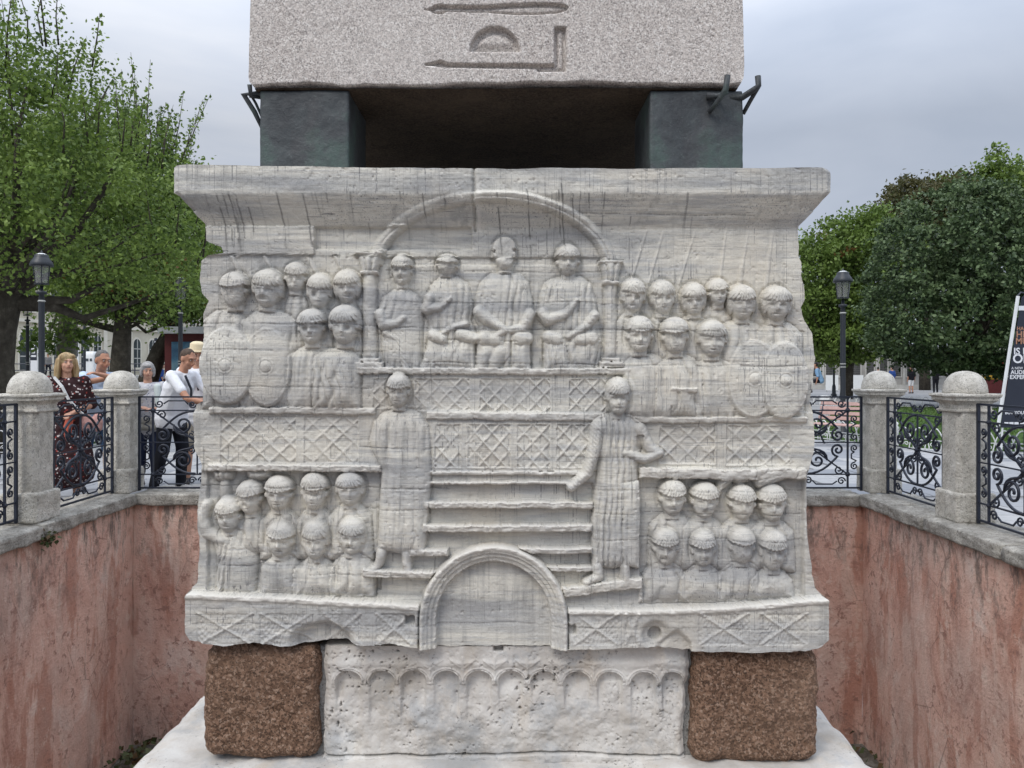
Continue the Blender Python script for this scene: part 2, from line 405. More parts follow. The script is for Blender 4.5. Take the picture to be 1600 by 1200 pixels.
    def limb(s, pts, base=0, p=10, i=None, folds=0):
        P = np.array(pts, float); m = P[:, 2].max() + 2
        w = s.win(P[:, 0].min() - m, P[:, 0].max() + m, P[:, 1].min() - m, P[:, 1].max() + m); u, v = s.U[w], s.V[w]
        h = np.full(u.shape, -99.)
        for k in range(len(P) - 1):
            ax, ay, ra = P[k]; bx, by, rb = P[k + 1]; ex, ey = bx - ax, by - ay
            t = np.clip(((u - ax) * ex + (v - ay) * ey) / (ex * ex + ey * ey + 1e-9), 0, 1)
            r = ra + (rb - ra) * t; q = np.hypot(u - ax - t * ex, v - ay - t * ey) / r
            h = np.maximum(h, np.where(q < 1, base + p * np.sqrt(np.clip(1 - q * q, 0, 1)) + folds * np.sin((u - v) * .9), -99))
        s.put(w, h, i)
    def ledge(s, x0, x1, y0, y1, h, i=None, slope=0, rag=1.5, seed=0, over=False):
        w = s.win(x0 - 4, x1 + 4, min(y0, y1) - 16, max(y0, y1) + 16); u, v = s.U[w], s.V[w]
        v = v - slope * (u - (x0 + x1) / 2) + rag * (fbm(u * .035, v * 0 + seed, 4, seed) + .6 * fbm(u * .16, v * 0 + seed, 3, seed + 1))
        e = x0 + 1.0 * fbm(v * .1, u * 0, 2, seed + 1); ins = (u > e) & (u < x1) & (v > y0) & (v < y1)
        t = np.clip((v - y0) / (y1 - y0), 0, 1)
        hh = h * (1.0 - .22 * t + .10 * fbm(u * .05, v * .02, 3, seed + 3)) + 1.5 * fbm(u * .1, v * .3, 3, seed + 2)
        hh = np.where(ins, hh, -99)
        s.put(w, hh, i)
        s.wear[w] = np.maximum(s.wear[w], np.where(ins, .42 + .25 * fbm(u * .03, v * .1, 2, seed), 0))
    def lattice(s, x0, x1, y0, y1, wx, wy, base=0, amp=2.6, seed=0, frame=True):
        w = s.win(x0, x1, y0, y1); u, v = s.U[w], s.V[w]
        a = (u - x0) / wx; b = (v - y0) / wy
        jit = .05 * fbm(u * .025, v * .025, 2, seed)
        r1 = np.abs(((a + b + jit) % 1) - .5); r2 = np.abs(((a - b - jit) % 1) - .5)
        rd = np.maximum(np.exp(-((r1 - .5) / .085) ** 2), np.exp(-((r2 - .5) / .085) ** 2))
        er = np.clip(.85 + 1.0 * fbm(u * .035, v * .035, 3, seed + 1), .2, 1.15)
        h = base - 1.8 + amp * 1.3 * rd * er
        if frame:
            e = np.minimum(np.minimum(u - x0, x1 - u), np.minimum(v - y0, y1 - v)); h = np.where(e < 2.5, base + 1.0 * np.clip(er + .3, 0, 1), h)
        i = s.new('lattice_panel'); s.H[w] = h + .5 * fbm(u * .15, v * .15, 3, seed + 2); t = s.I[w]; t[:] = i; s.I[w] = t
    def shield(s, cx, cy, a, b, base, i, seed=0):
        w = s.win(cx - a, cx + a, cy - b, cy + b); u, v = s.U[w], s.V[w]
        r = np.hypot((u - cx) / a, (v - cy) / b)
        h = base + 7 * np.clip(1 - r ** 2.6, 0, 1) ** .55 + 1.1 * np.exp(-((r - .93) / .03) ** 2)
        q = np.hypot(u - cx, v - cy)
        h = h + 3.6 * np.sqrt(np.clip(1 - (q / 9) ** 2, 0, 1)) + 1.2 * np.exp(-((q - 11.5) / 1.4) ** 2)
        s.put(w, np.where(r < 1, h + .4 * fbm(u * .1, v * .1, 3, seed), -99), i)
    def finish(s, root, mat, bg_name='relief_ground', core_name='marble_core', back=2.5, label=None, worn=1.0, core_mat=None):
        H = s.H
        def box(A, k):
            B = np.pad(A, ((k + 1, k), (0, 0)), 'edge').cumsum(0); A = (B[2 * k + 1:] - B[:-2 * k - 1]) / (2 * k + 1)
            B = np.pad(A, ((0, 0), (k + 1, k)), 'edge').cumsum(1); return (B[:, 2 * k + 1:] - B[:, :-2 * k - 1]) / (2 * k + 1)
        Hb = box(box(H, 4), 4); cv = np.clip((H - Hb) / 3.5, 0, 1) * worn
        nz = fbm(s.U * .11, s.V * .14, 4, 5); H -= cv * (1.2 + 2.6 * np.clip(nz, -.2, 1)); s.wear = np.clip(s.wear + .38 * cv * (.7 + nz), 0, .85)
        H -= 1.0 * np.clip(fbm(s.U * .17, s.V * .2, 3, 1) - .36, 0, 1) * 4 * (fbm(s.U * .01, s.V * .01, 2, 3) > -.1)
        for _ in range(1):
            H[1:-1, 1:-1] = (H[1:-1, 1:-1] * 8 + H[:-2, 1:-1] + H[2:, 1:-1] + H[1:-1, :-2] + H[1:-1, 2:]) / 12
        k = s.K; X = ((s.U - 800) / k) / s.S; Z = CAMZ - ((s.V - HOR) / k) / s.S; Y = s.Y0 - H / s.S
        P = np.stack([X, Y, Z], -1)
        du = np.gradient(P, axis=1); dv = np.gradient(P, axis=0)
        N = np.cross(du, dv); N /= np.linalg.norm(N, axis=-1, keepdims=True) + 1e-12
        if N[..., 1].mean() > 0: N = -N
        nv, nu = H.shape; idx = np.arange(nv * nu).reshape(nv, nu)
        quads = np.stack([idx[:-1, :-1], idx[1:, :-1], idx[1:, 1:], idx[:-1, 1:]], -1).reshape(-1, 4)
        fid = np.maximum(np.maximum(s.I[:-1, :-1], s.I[1:, 1:]), np.maximum(s.I[1:, :-1], s.I[:-1, 1:])).reshape(-1)
        Pf, Nf = P.reshape(-1, 3), N.reshape(-1, 3); sf, wf = s.stain.reshape(-1), s.wear.reshape(-1)
        objs = {}
        for i in range(len(s.names)):
            q = quads[fid == i]
            if len(q) == 0: continue
            us, inv = np.unique(q, return_inverse=True); inv = inv.reshape(-1)
            nm, lb, par = s.names[i] if i else (bg_name, None, None)
            me = bpy.data.meshes.new(nm); me.vertices.add(len(us)); me.vertices.foreach_set('co', Pf[us].reshape(-1))
            me.loops.add(len(inv)); me.loops.foreach_set('vertex_index', inv.astype(np.int32))
            me.polygons.add(len(q)); me.polygons.foreach_set('loop_start', np.arange(0, len(inv), 4, dtype=np.int32))
            me.polygons.foreach_set('loop_total', np.full(len(q), 4, np.int32)); me.polygons.foreach_set('use_smooth', np.ones(len(q), bool))
            me.materials.append(mat); me.update(calc_edges=True)
            me.normals_split_custom_set_from_vertices(Nf[us])
            for an, ar in (('stain', sf), ('wear', wf)):
                at_ = me.attributes.new(an, 'FLOAT', 'POINT'); at_.data.foreach_set('value', ar[us].astype(np.float32))
            o = link(nm, me); objs[i] = o
            if lb: o['label'] = lb
        for i, o in objs.items():
            par = s.names[i][2] if i else None
            o.parent = objs.get(par, root) if par else root
        # the block behind the carved face
        ring = np.concatenate([P[0, :], P[1:, -1], P[-1, -2::-1], P[-2:0:-1, 0]])
        st = max(1, len(ring) // 700); keep = ring[::st]; n = len(keep); ybk = s.Y0 + back
        v = [tuple(p) for p in keep] + [(p[0], ybk, p[2]) for p in keep]
        f = [(j, (j + 1) % n, n + (j + 1) % n, n + j) for j in range(n)] + [tuple(range(n, 2 * n))]
        c = link(core_name, mesh_from(core_name, v, f, mat if core_mat is None else core_mat), root)
        return objs
# ------------------------------------------------------------ the carved pedestal
S = FX / 3.2; K = 1.012
def interp(v, pts):
    a = np.array(pts, float); return np.interp(v, a[:, 0], a[:, 1])
def build_pedestal():
    nv, nu = 600, 800
    t = np.linspace(0, 1, nv)[:, None]; q = np.linspace(0, 1, nu)[None, :]
    V0 = 267 + t * (1013 - 267)
    Lx = interp(V0, [(267, 277), (307, 276), (312, 284), (352, 317), (378, 318), (381, 322), (388, 342), (398, 345), (402, 318), (410, 309), (440, 306), (462, 311), (474, 321), (484, 316), (495, 312), (560, 312), (636, 312), (640, 301), (655, 297), (710, 298), (722, 304), (736, 311), (760, 309), (800, 303), (830, 303), (870, 306), (905, 303), (926, 303), (932, 296), (945, 290), (1000, 288), (1013, 296)])
    Rx = interp(V0, [(267, 1286), (272, 1292), (303, 1292), (312, 1284), (340, 1262), (352, 1253), (398, 1253), (408, 1257), (430, 1258), (452, 1262), (468, 1262), (480, 1256), (500, 1262), (520, 1274), (560, 1278), (600, 1277), (625, 1270), (645, 1275), (700, 1276), (722, 1272), (745, 1266), (800, 1266), (850, 1268), (900, 1274), (925, 1280), (940, 1294), (1002, 1296), (1013, 1284)])
    Lx = Lx + 2.2 * fbm(V0 * .05, V0 * 0, 4, 1); Rx = Rx + 2.2 * fbm(V0 * .05, V0 * 0 + 4, 4, 2)
    U = Lx + (Rx - Lx) * q
    topn = 1.6 * fbm(U[:1] * .02, U[:1] * 0, 4, 3) + interp(U[:1], [(270, -2), (300, -4), (740, 2), (1290, 0)])
    bot = interp(U[:1], [(280, 1000), (300, 1006), (330, 1010), (380, 1004), (420, 1010), (455, 1011), (470, 1009), (487, 1006), (500, 1004), (522, 1004), (545, 1008), (560, 1010), (600, 1006), (640, 1014), (680, 1016), (900, 1015), (940, 1014), (1010, 1012), (1030, 1014), (1075, 1018), (1180, 1020), (1240, 1018), (1280, 1014), (1297, 1005)]) + 2 * fbm(U[:1] * .07, U[:1] * 0, 3, 5)
    V = (267 + topn) + t * (bot - 267 - topn)
    r = Relief(U, V, K, 3.2, S); H = r.H
    # ---- base planes
    H += interp(V, [(260, 34), (306, 34), (308.5, 33), (352, 3), (356, 1.5), (400, 0), (1100, 0)])
    # rounded ends of the fascia
    H -= 9 * sstep(8, 0, U - Lx) * (V < 330); H -= 9 * sstep(10, 0, Rx - U) * (V < 330)
    def rect(x0, x1, y0, y1, rag=2, seed=0, soft=1.2):
        n1 = rag * fbm(V * .06, U * .01, 3, seed); n2 = rag * fbm(U * .06, V * .01, 3, seed + 1)
        return sstep(-soft, soft, U - x0 - n1) * sstep(-soft, soft, x1 - U + n1) * sstep(-soft, soft, V - y0 - n2) * sstep(-soft, soft, y1 - V + n2)
    cor = r.new('cornice', 'flared top moulding of the carved marble block, streaked with dark drips')
    r.I[V < 354] = cor
    neck = (V < 396 + 2.5 * fbm(U * .07, U * 0, 3, 9)) & (U < 488); H[neck & (V > 352)] += 4.5; r.I[neck] = cor
    rp = rect(489, 736, 353, 388, 1.2, 3); H -= 6.5 * rp
    # arch rising on to the cornice
    ra = np.hypot((U - 768) / 197, (V - 412) / 110); ri = np.hypot((U - 768) / 172, (V - 412) / 93)
    ring = (ra < 1) & (ri > 1) & (V < 412); inn = (ri <= 1) & (V < 412) & (V > 300)
    prof = np.clip(np.minimum((1 - ra) / .035, (ri - 1) / .035), 0, 1)
    ar = r.new('carved_arch', 'carved arch over the imperial box')
    H[inn] -= 3.0; H[ring] += (1.5 + 7 * prof + 1.6 * np.exp(-((ri - 1.05) / .016) ** 2) - 1.8 * np.exp(-((ri - 1.075) / .008) ** 2))[ring] * np.where((V < 350) & (U < 740), .45, 1)[ring]
    r.I[ring & (V > 306)] = ar
    # long crack and mended joint in the cornice
    cx = 741 + 2 * fbm(V * .06, V * 0, 3, 6); cm = (V < 360)
    H -= 6 * np.exp(-((U - cx) / 2.2) ** 2) * cm; r.wear += .5 * np.exp(-((U - cx - 6) / 4) ** 2) * cm * (V > 280)
    # ---- registers
    box = rect(586, 946, 400, 576, 0, 2); H -= 3.5 * box
    left = rect(318, 592, 737, 930, 3, 2)
    H -= 7 * left; H -= 8 * rect(1003, 1262, 750, 940, 1, 4)
    lb = r.new('lattice_band'); band = (V > 585) & (V < 738) & ((U > 560) & (U < 1000) | (V > 645)); H[band] += 3.5
    # ---- upper left guards and courtiers
    def robe(cx, ys, hw, yb, base, p=9, seed=0, neckw=.34, folds=None, lean=0, sl=16):
        pts = [(cx - hw * neckw, ys), (cx - hw * .62, ys + sl * .35), (cx - hw * .93, ys + sl), (cx - hw * 1.0, yb), (cx + hw + lean, yb), (cx + hw * .93, ys + sl), (cx + hw * .62, ys + sl * .35), (cx + hw * neckw, ys)]
        fo = folds if folds is not None else [('fan', (cx + (seed * 7 % 11) - 5, ys - 60), 34, 1.5), ('neck', (cx, ys - 16), 8, 1.2)]
        return r.poly(pts, base, p * 1.45, 13, fo, r.new('carved_figure'), seed)
    def shaft_(x0, y0, x1, y1, w=2.2, h=2.6): r.limb([(x0, y0, w), (x1, y1, w)], 0, h, r.new('carved_spear_shaft'))
    for a in ((372, 432, 358, 398), (424, 425, 408, 396), (494, 432, 476, 396), (534, 425, 518, 392), (367, 398, 380, 388)): shaft_(*a, 3.4, 3.4)
    for a in ((990, 432, 1013, 358), (1016, 440, 1039, 360), (1064, 442, 1089, 360), (1128, 442, 1138, 360), (1159, 448, 1173, 360), (1201, 448, 1212, 360)): shaft_(*a, 2.1, 2.6)
    for a in ((1159, 448, 1163, 418), (1201, 448, 1206, 400)): shaft_(*a, 4, 3.2)
    fA3 = robe(459, 455, 20, 560, 0, 5, 1); r.head(459, 432, 18, 24, 1, 13, -.1, 0, 'short', fA3, 2)
    fA4 = robe(498, 482, 24, 640, 0, 6, 2); fA5 = robe(541, 474, 22, 600, 0, 6, 3)
    r.head(497, 454, 21, 28, 2, 16, -.15, 0, 'bowl', fA4, 3); r.head(540, 447, 21, 27, 2, 17, -.1, 0, 'long', fA5, 4)
    fA1 = robe(348, 484, 38, 640, 1, 8, 4, .4, [('fan', ((362, 470)[0] + 4, (362, 470)[1] - 50), 30, 1.50)]); fA2 = robe(417, 484, 46, 640, 1, 9, 5, .34, [('fan', ((416, 466)[0] + 4, (416, 466)[1] - 50), 30, 1.50), ('v', .2, 12, .8)])
    r.head(363, 452, 23, 28, 4, 18, .1, 0, 'worn', fA1, 5); r.head(416, 450, 25, 30, 4, 20, .05, 0, 'bowl', fA2, 6)
    r.shield(416, 573, 38, 63, 11, fA2, 1); r.shield(354, 571, 43, 61, 15, fA1, 2)
    fA6 = robe(487, 540, 40, 642, 4, 9, 7, .3, [('fan', ((486, 524)[0] + 4, (486, 524)[1] - 50), 30, 1.60), ('v', .1, 10, 1.2)]); r.head(486, 510, 23, 28, 8, 20, .0, 0, 'short', fA6, 7)
    fA7 = robe(525, 543, 38, 642, 6, 10, 8, .3, [('fan', ((560, 520, 1.2)[0] + 4, (560, 520, 1.2)[1] - 50), 30, 1.70), ('v', -.25, 13, 1.2)]); r.head(538, 507, 24, 31, 9, 22, .05, 0, 'bowl', fA7, 8)
    # ---- columns of the imperial box
    def column(cx, ytop, yc, ybase, ybot, hw):
        i = r.new('carved_column'); r.poly([(cx - hw, yc), (cx + hw, yc), (cx + hw * 1.15, ybase), (cx - hw * 1.15, ybase)], 0, 9, 5, (), i, 3)
        r.poly([(cx - hw * 2.0, ytop), (cx + hw * 2.0, ytop), (cx + hw * 1.75, ytop + 9), (cx + hw * 1.1, yc + 2), (cx - hw * 1.1, yc + 2), (cx - hw * 1.75, ytop + 9)], 1, 11, 5, [('fan', (cx, yc + 24), 22, 2.2)], i, 4)
        r.ledge(cx - hw * 1.35, cx + hw * 1.35, yc - 2, yc + 4, 12, i, 0, .5, 5); r.ledge(cx - hw * 2.0, cx + hw * 2.0, ytop, ytop + 4, 13, i, 0, .8, 6)
        r.ledge(cx - hw * 1.5, cx + hw * 1.5, ybase - 2, ybase + 4, 11, i, 0, .5, 7); r.ledge(cx - hw * 1.9, cx + hw * 2.1, ybase + 4, ybot, 13, i, 0, .8, 8)
    column(575, 393, 424, 562, 576, 10.5); column(956, 406, 440, 561, 574, 9.5)
    # ---- the imperial box
    gr = -3
    k1 = r.poly([(610, 452), (627, 446), (650, 458), (660, 478), (660, 500), (658, 560), (664, 580), (600, 580), (592, 540), (596, 512), (585, 505), (586, 485), (596, 462)], gr, 11, 8, [('v', .1, 13, 1.6), ('fan', ((628, 440)[0] + 4, (628, 440)[1] - 50), 30, 0.80)], None, 11)
    r.limb([(592, 490, 9), (597, 507, 9), (618, 505, 7), (630, 496, 6)], gr + 4, 13, k1); r.limb([(600, 520, 6), (622, 530, 6), (632, 575, 6)], gr + 3, 9, k1, .6)
    r.head(626, 420, 18, 25, gr + 1, 18, 0, .05, 'short', k1, 12)
    k2 = r.poly([(686, 430), (712, 430), (730, 440), (738, 470), (736, 500), (744, 520), (742, 580), (660, 580), (666, 540), (668, 508), (661, 490), (664, 460), (672, 442)], gr, 12, 9, [('v', .05, 12, 1.5), ('fan', ((697, 425)[0] + 4, (697, 425)[1] - 50), 30, 1.00)], None, 13)
    r.limb([(670, 465, 9), (666, 482, 9), (688, 480, 7), (704, 465, 4)], gr + 5, 13, k2)
    r.limb([(676, 523, 10), (690, 530, 9)], gr + 8, 12, k2); r.limb([(720, 523, 11), (742, 528, 9)], gr + 8, 12, k2)
    r.poly([(668, 530), (700, 532), (742, 530), (744, 580), (655, 580)], gr + 6, 11, 8, [('fan', ((735, 505)[0] + 4, (735, 505)[1] - 50), 30, 1.70), ('v', 0, 9, .8)], k2, 14)
    r.limb([(692, 519, 4), (710, 510, 6), (728, 506, 5)], gr + 9, 9, k2)
    r.head(697, 412, 18, 17, gr + 2, 15, .0, 0, 'worn', k2, 14, -.5)
    k3 = r.poly([(765, 425), (812, 425), (826, 440), (834, 468), (834, 500), (828, 530), (830, 580), (742, 580), (742, 540), (748, 510), (740, 495), (742, 460), (750, 440)], gr, 13, 9, [('v', .08, 11, 1.6), ('fan', (790, 400), 16, 1.2)], None, 15)
    r.limb([(748, 486, 10), (760, 498, 10), (790, 516, 6)], gr + 8, 13, k3); r.limb([(828, 490, 9), (818, 512, 8), (796, 516, 6)], gr + 7, 12, k3)
    r.limb([(756, 528, 12), (775, 530, 11)], gr + 8, 12, k3); r.limb([(812, 528, 12), (824, 528, 10)], gr + 8, 12, k3)
    r.poly([(745, 534), (798, 534), (797, 556), (775, 580), (742, 580)], gr + 8, 10, 8, [('fan', ((800, 500)[0] + 4, (800, 500)[1] - 50), 30, 1.70)], k3, 16); r.poly([(800, 534), (828, 534), (830, 580), (800, 580)], gr + 8, 10, 8, [('v', 0, 9, 1.4)], k3, 17)
    r.limb([(775, 523, 4), (786, 518, 5)], gr + 16, 5, k3)
    r.head(788, 394, 19, 26, gr + 1, 15, 0, 0, 'worn', k3, 16, .3); 
    w = r.win(768, 806, 403, 420); r.H[w] += 3 * np.exp(-((r.V[w] - 411) / 5) ** 2 - ((r.U[w] - 787) / 14) ** 2)
    k4 = r.poly([(866, 432), (910, 430), (926, 442), (934, 470), (936, 498), (942, 530), (940, 580), (850, 580), (850, 540), (854, 512), (840, 498), (844, 460), (852, 440)], gr, 13, 9, [('v', .05, 11, 1.6), ('fan', ((888, 425)[0] + 4, (888, 425)[1] - 50), 30, 1.00)], None, 18)
    r.limb([(848, 488, 9), (856, 500, 9), (885, 490, 8), (902, 469, 4)], gr + 7, 13, k4); r.limb([(930, 492, 8), (916, 510, 7), (888, 526, 5)], gr + 8, 11, k4)
    r.limb([(858, 526, 11), (872, 530, 10)], gr + 8, 12, k4); r.limb([(906, 530, 10), (926, 528, 10)], gr + 8, 11, k4)
    r.poly([(850, 534), (882, 530), (896, 580), (850, 580)], gr + 8, 10, 8, [('v', -.1, 10, 1.6)], k4, 19); r.poly([(886, 534), (938, 532), (934, 556), (928, 580), (890, 580)], gr + 5, 9, 8, [('fan', ((892, 515)[0] + 4, (892, 515)[1] - 50), 30, 1.70)], k4, 20)
    r.head(888, 405, 20, 25, gr + 1, 18, 0, 0, 'short', k4, 19); w = r.win(868, 908, 398, 412); r.H[w] -= 3.5 * np.exp(-((r.V[w] - 405) / 2.2) ** 2)
    # ---- upper right
    def courtier(hx, hy, hw_, hh_, bx, bw, ys, yb, base, sty, sd, yaw=0, folds=None, p=9, hp=19):
        f = robe(bx, ys, bw, yb, base, p, sd, .32, folds); r.head(hx, hy, hw_, hh_, base + 3, hp, yaw, 0, sty, f, sd); return f
    courtier(1124, 456, 18, 22, 1120, 30, 476, 600, 0, 'short', 21, -.05, None, 5, 13)
    courtier(991, 461, 20, 27, 990, 26, 487, 600, 0, 'bowl', 22, .12, None, 6, 17); courtier(1037, 464, 21, 27, 1040, 27, 490, 600, 0, 'bowl', 23, .0, None, 6, 17)
    courtier(1086, 467, 20, 26, 1086, 28, 492, 600, 0, 'long', 24, .1, None, 6, 17)
    b5 = courtier(1161, 472, 23, 28, 1160, 46, 500, 656, 1, 'long', 25, .05, [('fan', ((1161, 492)[0] + 4, (1161, 492)[1] - 50), 30, 1.40)], 9); b6 = courtier(1216, 474, 23, 28, 1222, 40, 503, 656, 1, 'long', 26, .12, [('fan', ((1216, 494)[0] + 4, (1216, 494)[1] - 50), 30, 1.40)], 9)
    fB9 = courtier(1114, 529, 23, 29, 1116, 34, 560, 656, 4, 'beard', 27, .0, [('v', -.3, 12, 1.6)])
    courtier(1000, 522, 23, 29, 1010, 38, 553, 656, 6, 'short', 28, .08, [('fan', ((975, 545)[0] + 4, (975, 545)[1] - 50), 30, 1.70)]); fB8 = courtier(1055, 524, 23, 29, 1062, 38, 555, 656, 5, 'worn', 29, .1, [('fan', ((1040, 545)[0] + 4, (1040, 545)[1] - 50), 30, 1.70)])
    r.ledge(1048, 1090, 606, 613, 22, fB8, 0, 1, 3); r.poly([(1052, 612), (1086, 612), (1088, 650), (1050, 650)], 8, 9, 6, [('v', 0, 6, 1.6)], fB8, 5)
    r.shield(1178, 592, 42, 62, 12, b5, 3); r.shield(1225, 594, 39, 61, 16, b6, 4)
    # ---- floors of the upper register and the two lattice bands
    for a in ((579, 618, 590, 640), (645, 735, 590, 644), (747, 862, 590, 646), (888, 950, 590, 648)): r.lattice(*a, 26, 27, 3.5, 2.6, int(a[0]) % 7)
    for a in ((338, 462, 648, 727), (470, 560, 648, 727), (676, 722, 662, 734), (728, 800, 662, 734), (806, 862, 662, 734), (868, 928, 662, 734), (1030, 1122, 664, 728), (1136, 1240, 664, 730)): r.lattice(*a, 32 if a[1] - a[0] > 80 else 27, 30, 3.5, 2.4, int(a[0]) % 7)
    lg = r.new('carved_ledge', 'worn pale ledge under the seated figures'); r.ledge(556, 1002, 575, 585, 13, lg, .004, 1.5, 1)
    lg = r.new('carved_ledge'); r.ledge(324, 585, 637, 647, 12, lg, .006, 1.5, 2)
    lg = r.new('carved_ledge'); r.ledge(665, 945, 645, 657, 11, lg, .01, 1.6, 3)
    lg = r.new('carved_ledge'); r.ledge(990, 1264, 652, 661, 12, lg, -.004, 1.6, 4)
    lg = r.new('carved_ledge'); r.ledge(322, 594, 727, 738, 14, lg, .01, 1.8, 5)
    lg = r.new('carved_ledge', 'broken ledge held up on raised hands'); r.ledge(1000, 1262, 732, 749, 15, lg, .0, 4, 6)
    r.poly([(1126, 745), (1180, 745), (1176, 756), (1160, 762), (1150, 755), (1136, 768), (1124, 790), (1120, 775)], -4, 15, 6, [('h', .5, 9, 1.5)], lg, 5)
    r.poly([(1184, 740), (1250, 735), (1246, 748), (1215, 758), (1190, 766), (1182, 756)], 0, 14, 6, [('h', .6, 8, 1.5)], lg, 6)
    # ---- the two tall standing figures need steps behind them
    for k, (y0, y1, x0, x1, h) in enumerate(((738, 744, 664, 912, 8), (754, 759, 664, 905, 8), (785, 796, 662, 928, 13), (821, 833, 660, 926, 14), (857, 866, 640, 926, 15), (886, 895, 850, 926, 13))):
        if k != 4:
            lg = r.new('carved_step'); r.ledge(x0, x1, y0, y1, h, lg, 0, 1.4, 11 + k)
        else:
            lg = r.new('carved_step'); r.ledge(640, 700, 860, 871, h, lg, 0, 1.2, 16); lg = r.new('carved_step'); r.ledge(810, 926, 857, 867, h, lg, 0, 1.6, 17)
    stc = (U > 662) & (U < 928) & (V > 757) & (V < 930); H[stc & (r.I == 0)] -= 7
    stc = (U > 580) & (U < 662) & (V > 868) & (V < 938); H[stc & (r.I == 0)] -= 7
    lg = r.new('carved_step', 'lower left step under the robed figure'); r.ledge(566, 690, 893, 905, 15, lg, .03, 1.6, 18)
    lg = r.new('carved_step', 'lower right step under the figure in a long tunic'); r.ledge(872, 1004, 912, 928, 15, lg, -.13, 2, 19)
    r.poly([(569, 905), (583, 905), (580, 918), (585, 940), (566, 940), (572, 918)], -5, 9, 4, (), r.new('carved_post'), 2)
    r.ledge(1000, 1006, 905, 945, 6, None, 0, .5, 4)
    # ---- standing figures
    f1 = r.poly([(596, 647), (612, 640), (640, 640), (656, 646), (668, 665), (672, 700), (672, 760), (668, 800), (663, 868), (640, 870), (588, 862), (590, 790), (594, 735), (584, 712), (575, 690), (583, 660)], 4, 13, 8, [('v', .03, 15, 1.6), ('fan', (622, 600), 18, 1.0)], None, 31)
    r.limb([(594, 866, 9), (590, 884, 7), (574, 897, 5)], 0, 13, f1); r.limb([(634, 868, 9), (634, 884, 8), (638, 896, 6)], 0, 13, f1)
    r.head(622, 610, 19, 27, 8, 19, .0, 0, 'short', f1, 31)
    f2 = r.poly([(930, 655), (950, 646), (985, 648), (1002, 662), (1010, 690), (1000, 712), (998, 735), (1001, 800), (1001, 860), (998, 893), (980, 886), (960, 892), (925, 886), (926, 820), (930, 770), (936, 720), (928, 680)], 4, 13, 8, [('v', .02, 9, 1.7)], None, 32)
    r.limb([(936, 668, 13), (926, 715, 10), (918, 740, 9), (893, 762, 8)], 6, 14, f2, .4); r.limb([(1000, 672, 12), (1016, 700, 9), (1030, 708, 7)], 5, 12, f2); r.limb([(1032, 708, 7), (1008, 718, 8), (978, 708, 8)], 6, 13, f2)
    w = r.win(996, 1006, 680, 704); r.H[w] -= 5
    for x0 in (986,): r.poly([(x0 - 14, 755), (x0 + 15, 752), (x0 + 15, 890), (x0 - 12, 885)], 10, 8, 5, [('v', 0, 8, 2.2)], f2, 33)
    r.limb([(934, 888, 9), (936, 902, 9), (916, 912, 6)], 3, 13, f2); r.limb([(978, 888, 8), (978, 904, 9)], 3, 13, f2)
    r.head(966, 619, 19, 30, 8, 20, .05, 0, 'beard', f2, 33)
    # ---- lower left dancers and spectators
    b0 = -7
    def spect(hx, hy, w_, h_, sty, sd, yb=935, base=b0, bw=36, yaw=0, fo=None, dx=0):
        f = robe(hx + dx, hy + h_ - 1, bw, yb, base + 2, 10, sd, .36, fo or [('fan', (hx + (sd * 7 % 23) - 11, hy - 50), 34, 1.6), ('neck', (hx, hy + h_ - 22), 9, 1.4)], 0, 18)
        r.head(hx, hy, w_, h_, base + 5, 19, yaw, 0, sty, f, sd)
    for a in ((386, 779, 21, 27, 'short', 41, 870, b0, 30, .1), (432, 772, 23, 28, 'short', 42, 880, b0, 32, -.05), (488, 769, 23, 30, 'short', 43, 880, b0, 32, .0), (544, 765, 23, 27, 'bowl', 44, 880, b0, 36, -.1)): spect(*a)
    r.poly([(322, 735), (345, 731), (362, 740), (356, 752), (340, 756), (328, 752)], b0, 17, 6, [('fan', (342, 770), 20, 1.6)], r.new('carved_hand'), 3)
    r.poly([(376, 732), (418, 735), (420, 748), (400, 756), (382, 752)], b0, 17, 6, [('fan', (398, 775), 20, 1.6)], r.new('carved_hand'), 4)
    f0 = r.poly([(338, 832), (372, 832), (388, 850), (398, 880), (392, 934), (330, 934), (332, 880), (326, 852)], b0 + 2, 12, 8, [('v', .1, 10, 1.2), ('fan', ((350, 905)[0] + 4, (350, 905)[1] - 50), 30, 0.80)], None, 45)
    r.limb([(342, 846, 11), (318, 834, 11), (311, 812, 9), (318, 790, 8)], b0 + 3, 12, f0); r.limb([(347, 800, 9), (345, 760, 9)], b0 + 1, 10, f0)
    r.head(353, 806, 21, 28, b0 + 6, 19, .0, 0, 'short', f0, 45)
    for a in ((435, 844, 22, 29, 'short', 46), (490, 845, 22, 31, 'beard', 47), (548, 839, 22, 30, 'bowl', 48)): spect(*a, 937, b0 + 2, 36)
    # ---- lower right spectators
    b0 = -8
    for a in ((1054, 779, 23, 29, 'short', 51, 900, b0, 38, .1), (1104, 783, 23, 29, 'short', 52, 900, b0, 36, .1), (1164, 787, 23, 28, 'short', 53, 900, b0, 38, .1), (1211, 788, 23, 30, 'short', 54, 900, b0, 40, .1)): spect(*a)
    for a in ((1042, 856, 21, 29, 'short', 55, 946, b0 + 3, 38, .12), (1101, 859, 21, 29, 'short', 56, 946, b0 + 3, 36, .1), (1162, 854, 22, 29, 'worn', 57, 944, b0 + 3, 38, .1), (1211, 862, 23, 32, 'short', 58, 942, b0 + 3, 38, .12)): spect(*a)
    w = r.win(1234, 1258, 885, 940); r.H[w] -= 0
    # ---- bottom ledge
    yl = interp(U, [(285, 926), (300, 927), (420, 932), (655, 945), (888, 952), (1005, 952), (1090, 950), (1180, 944), (1260, 937), (1300, 934)]) + 1.6 * fbm(U * .04, U * 0, 4, 8)
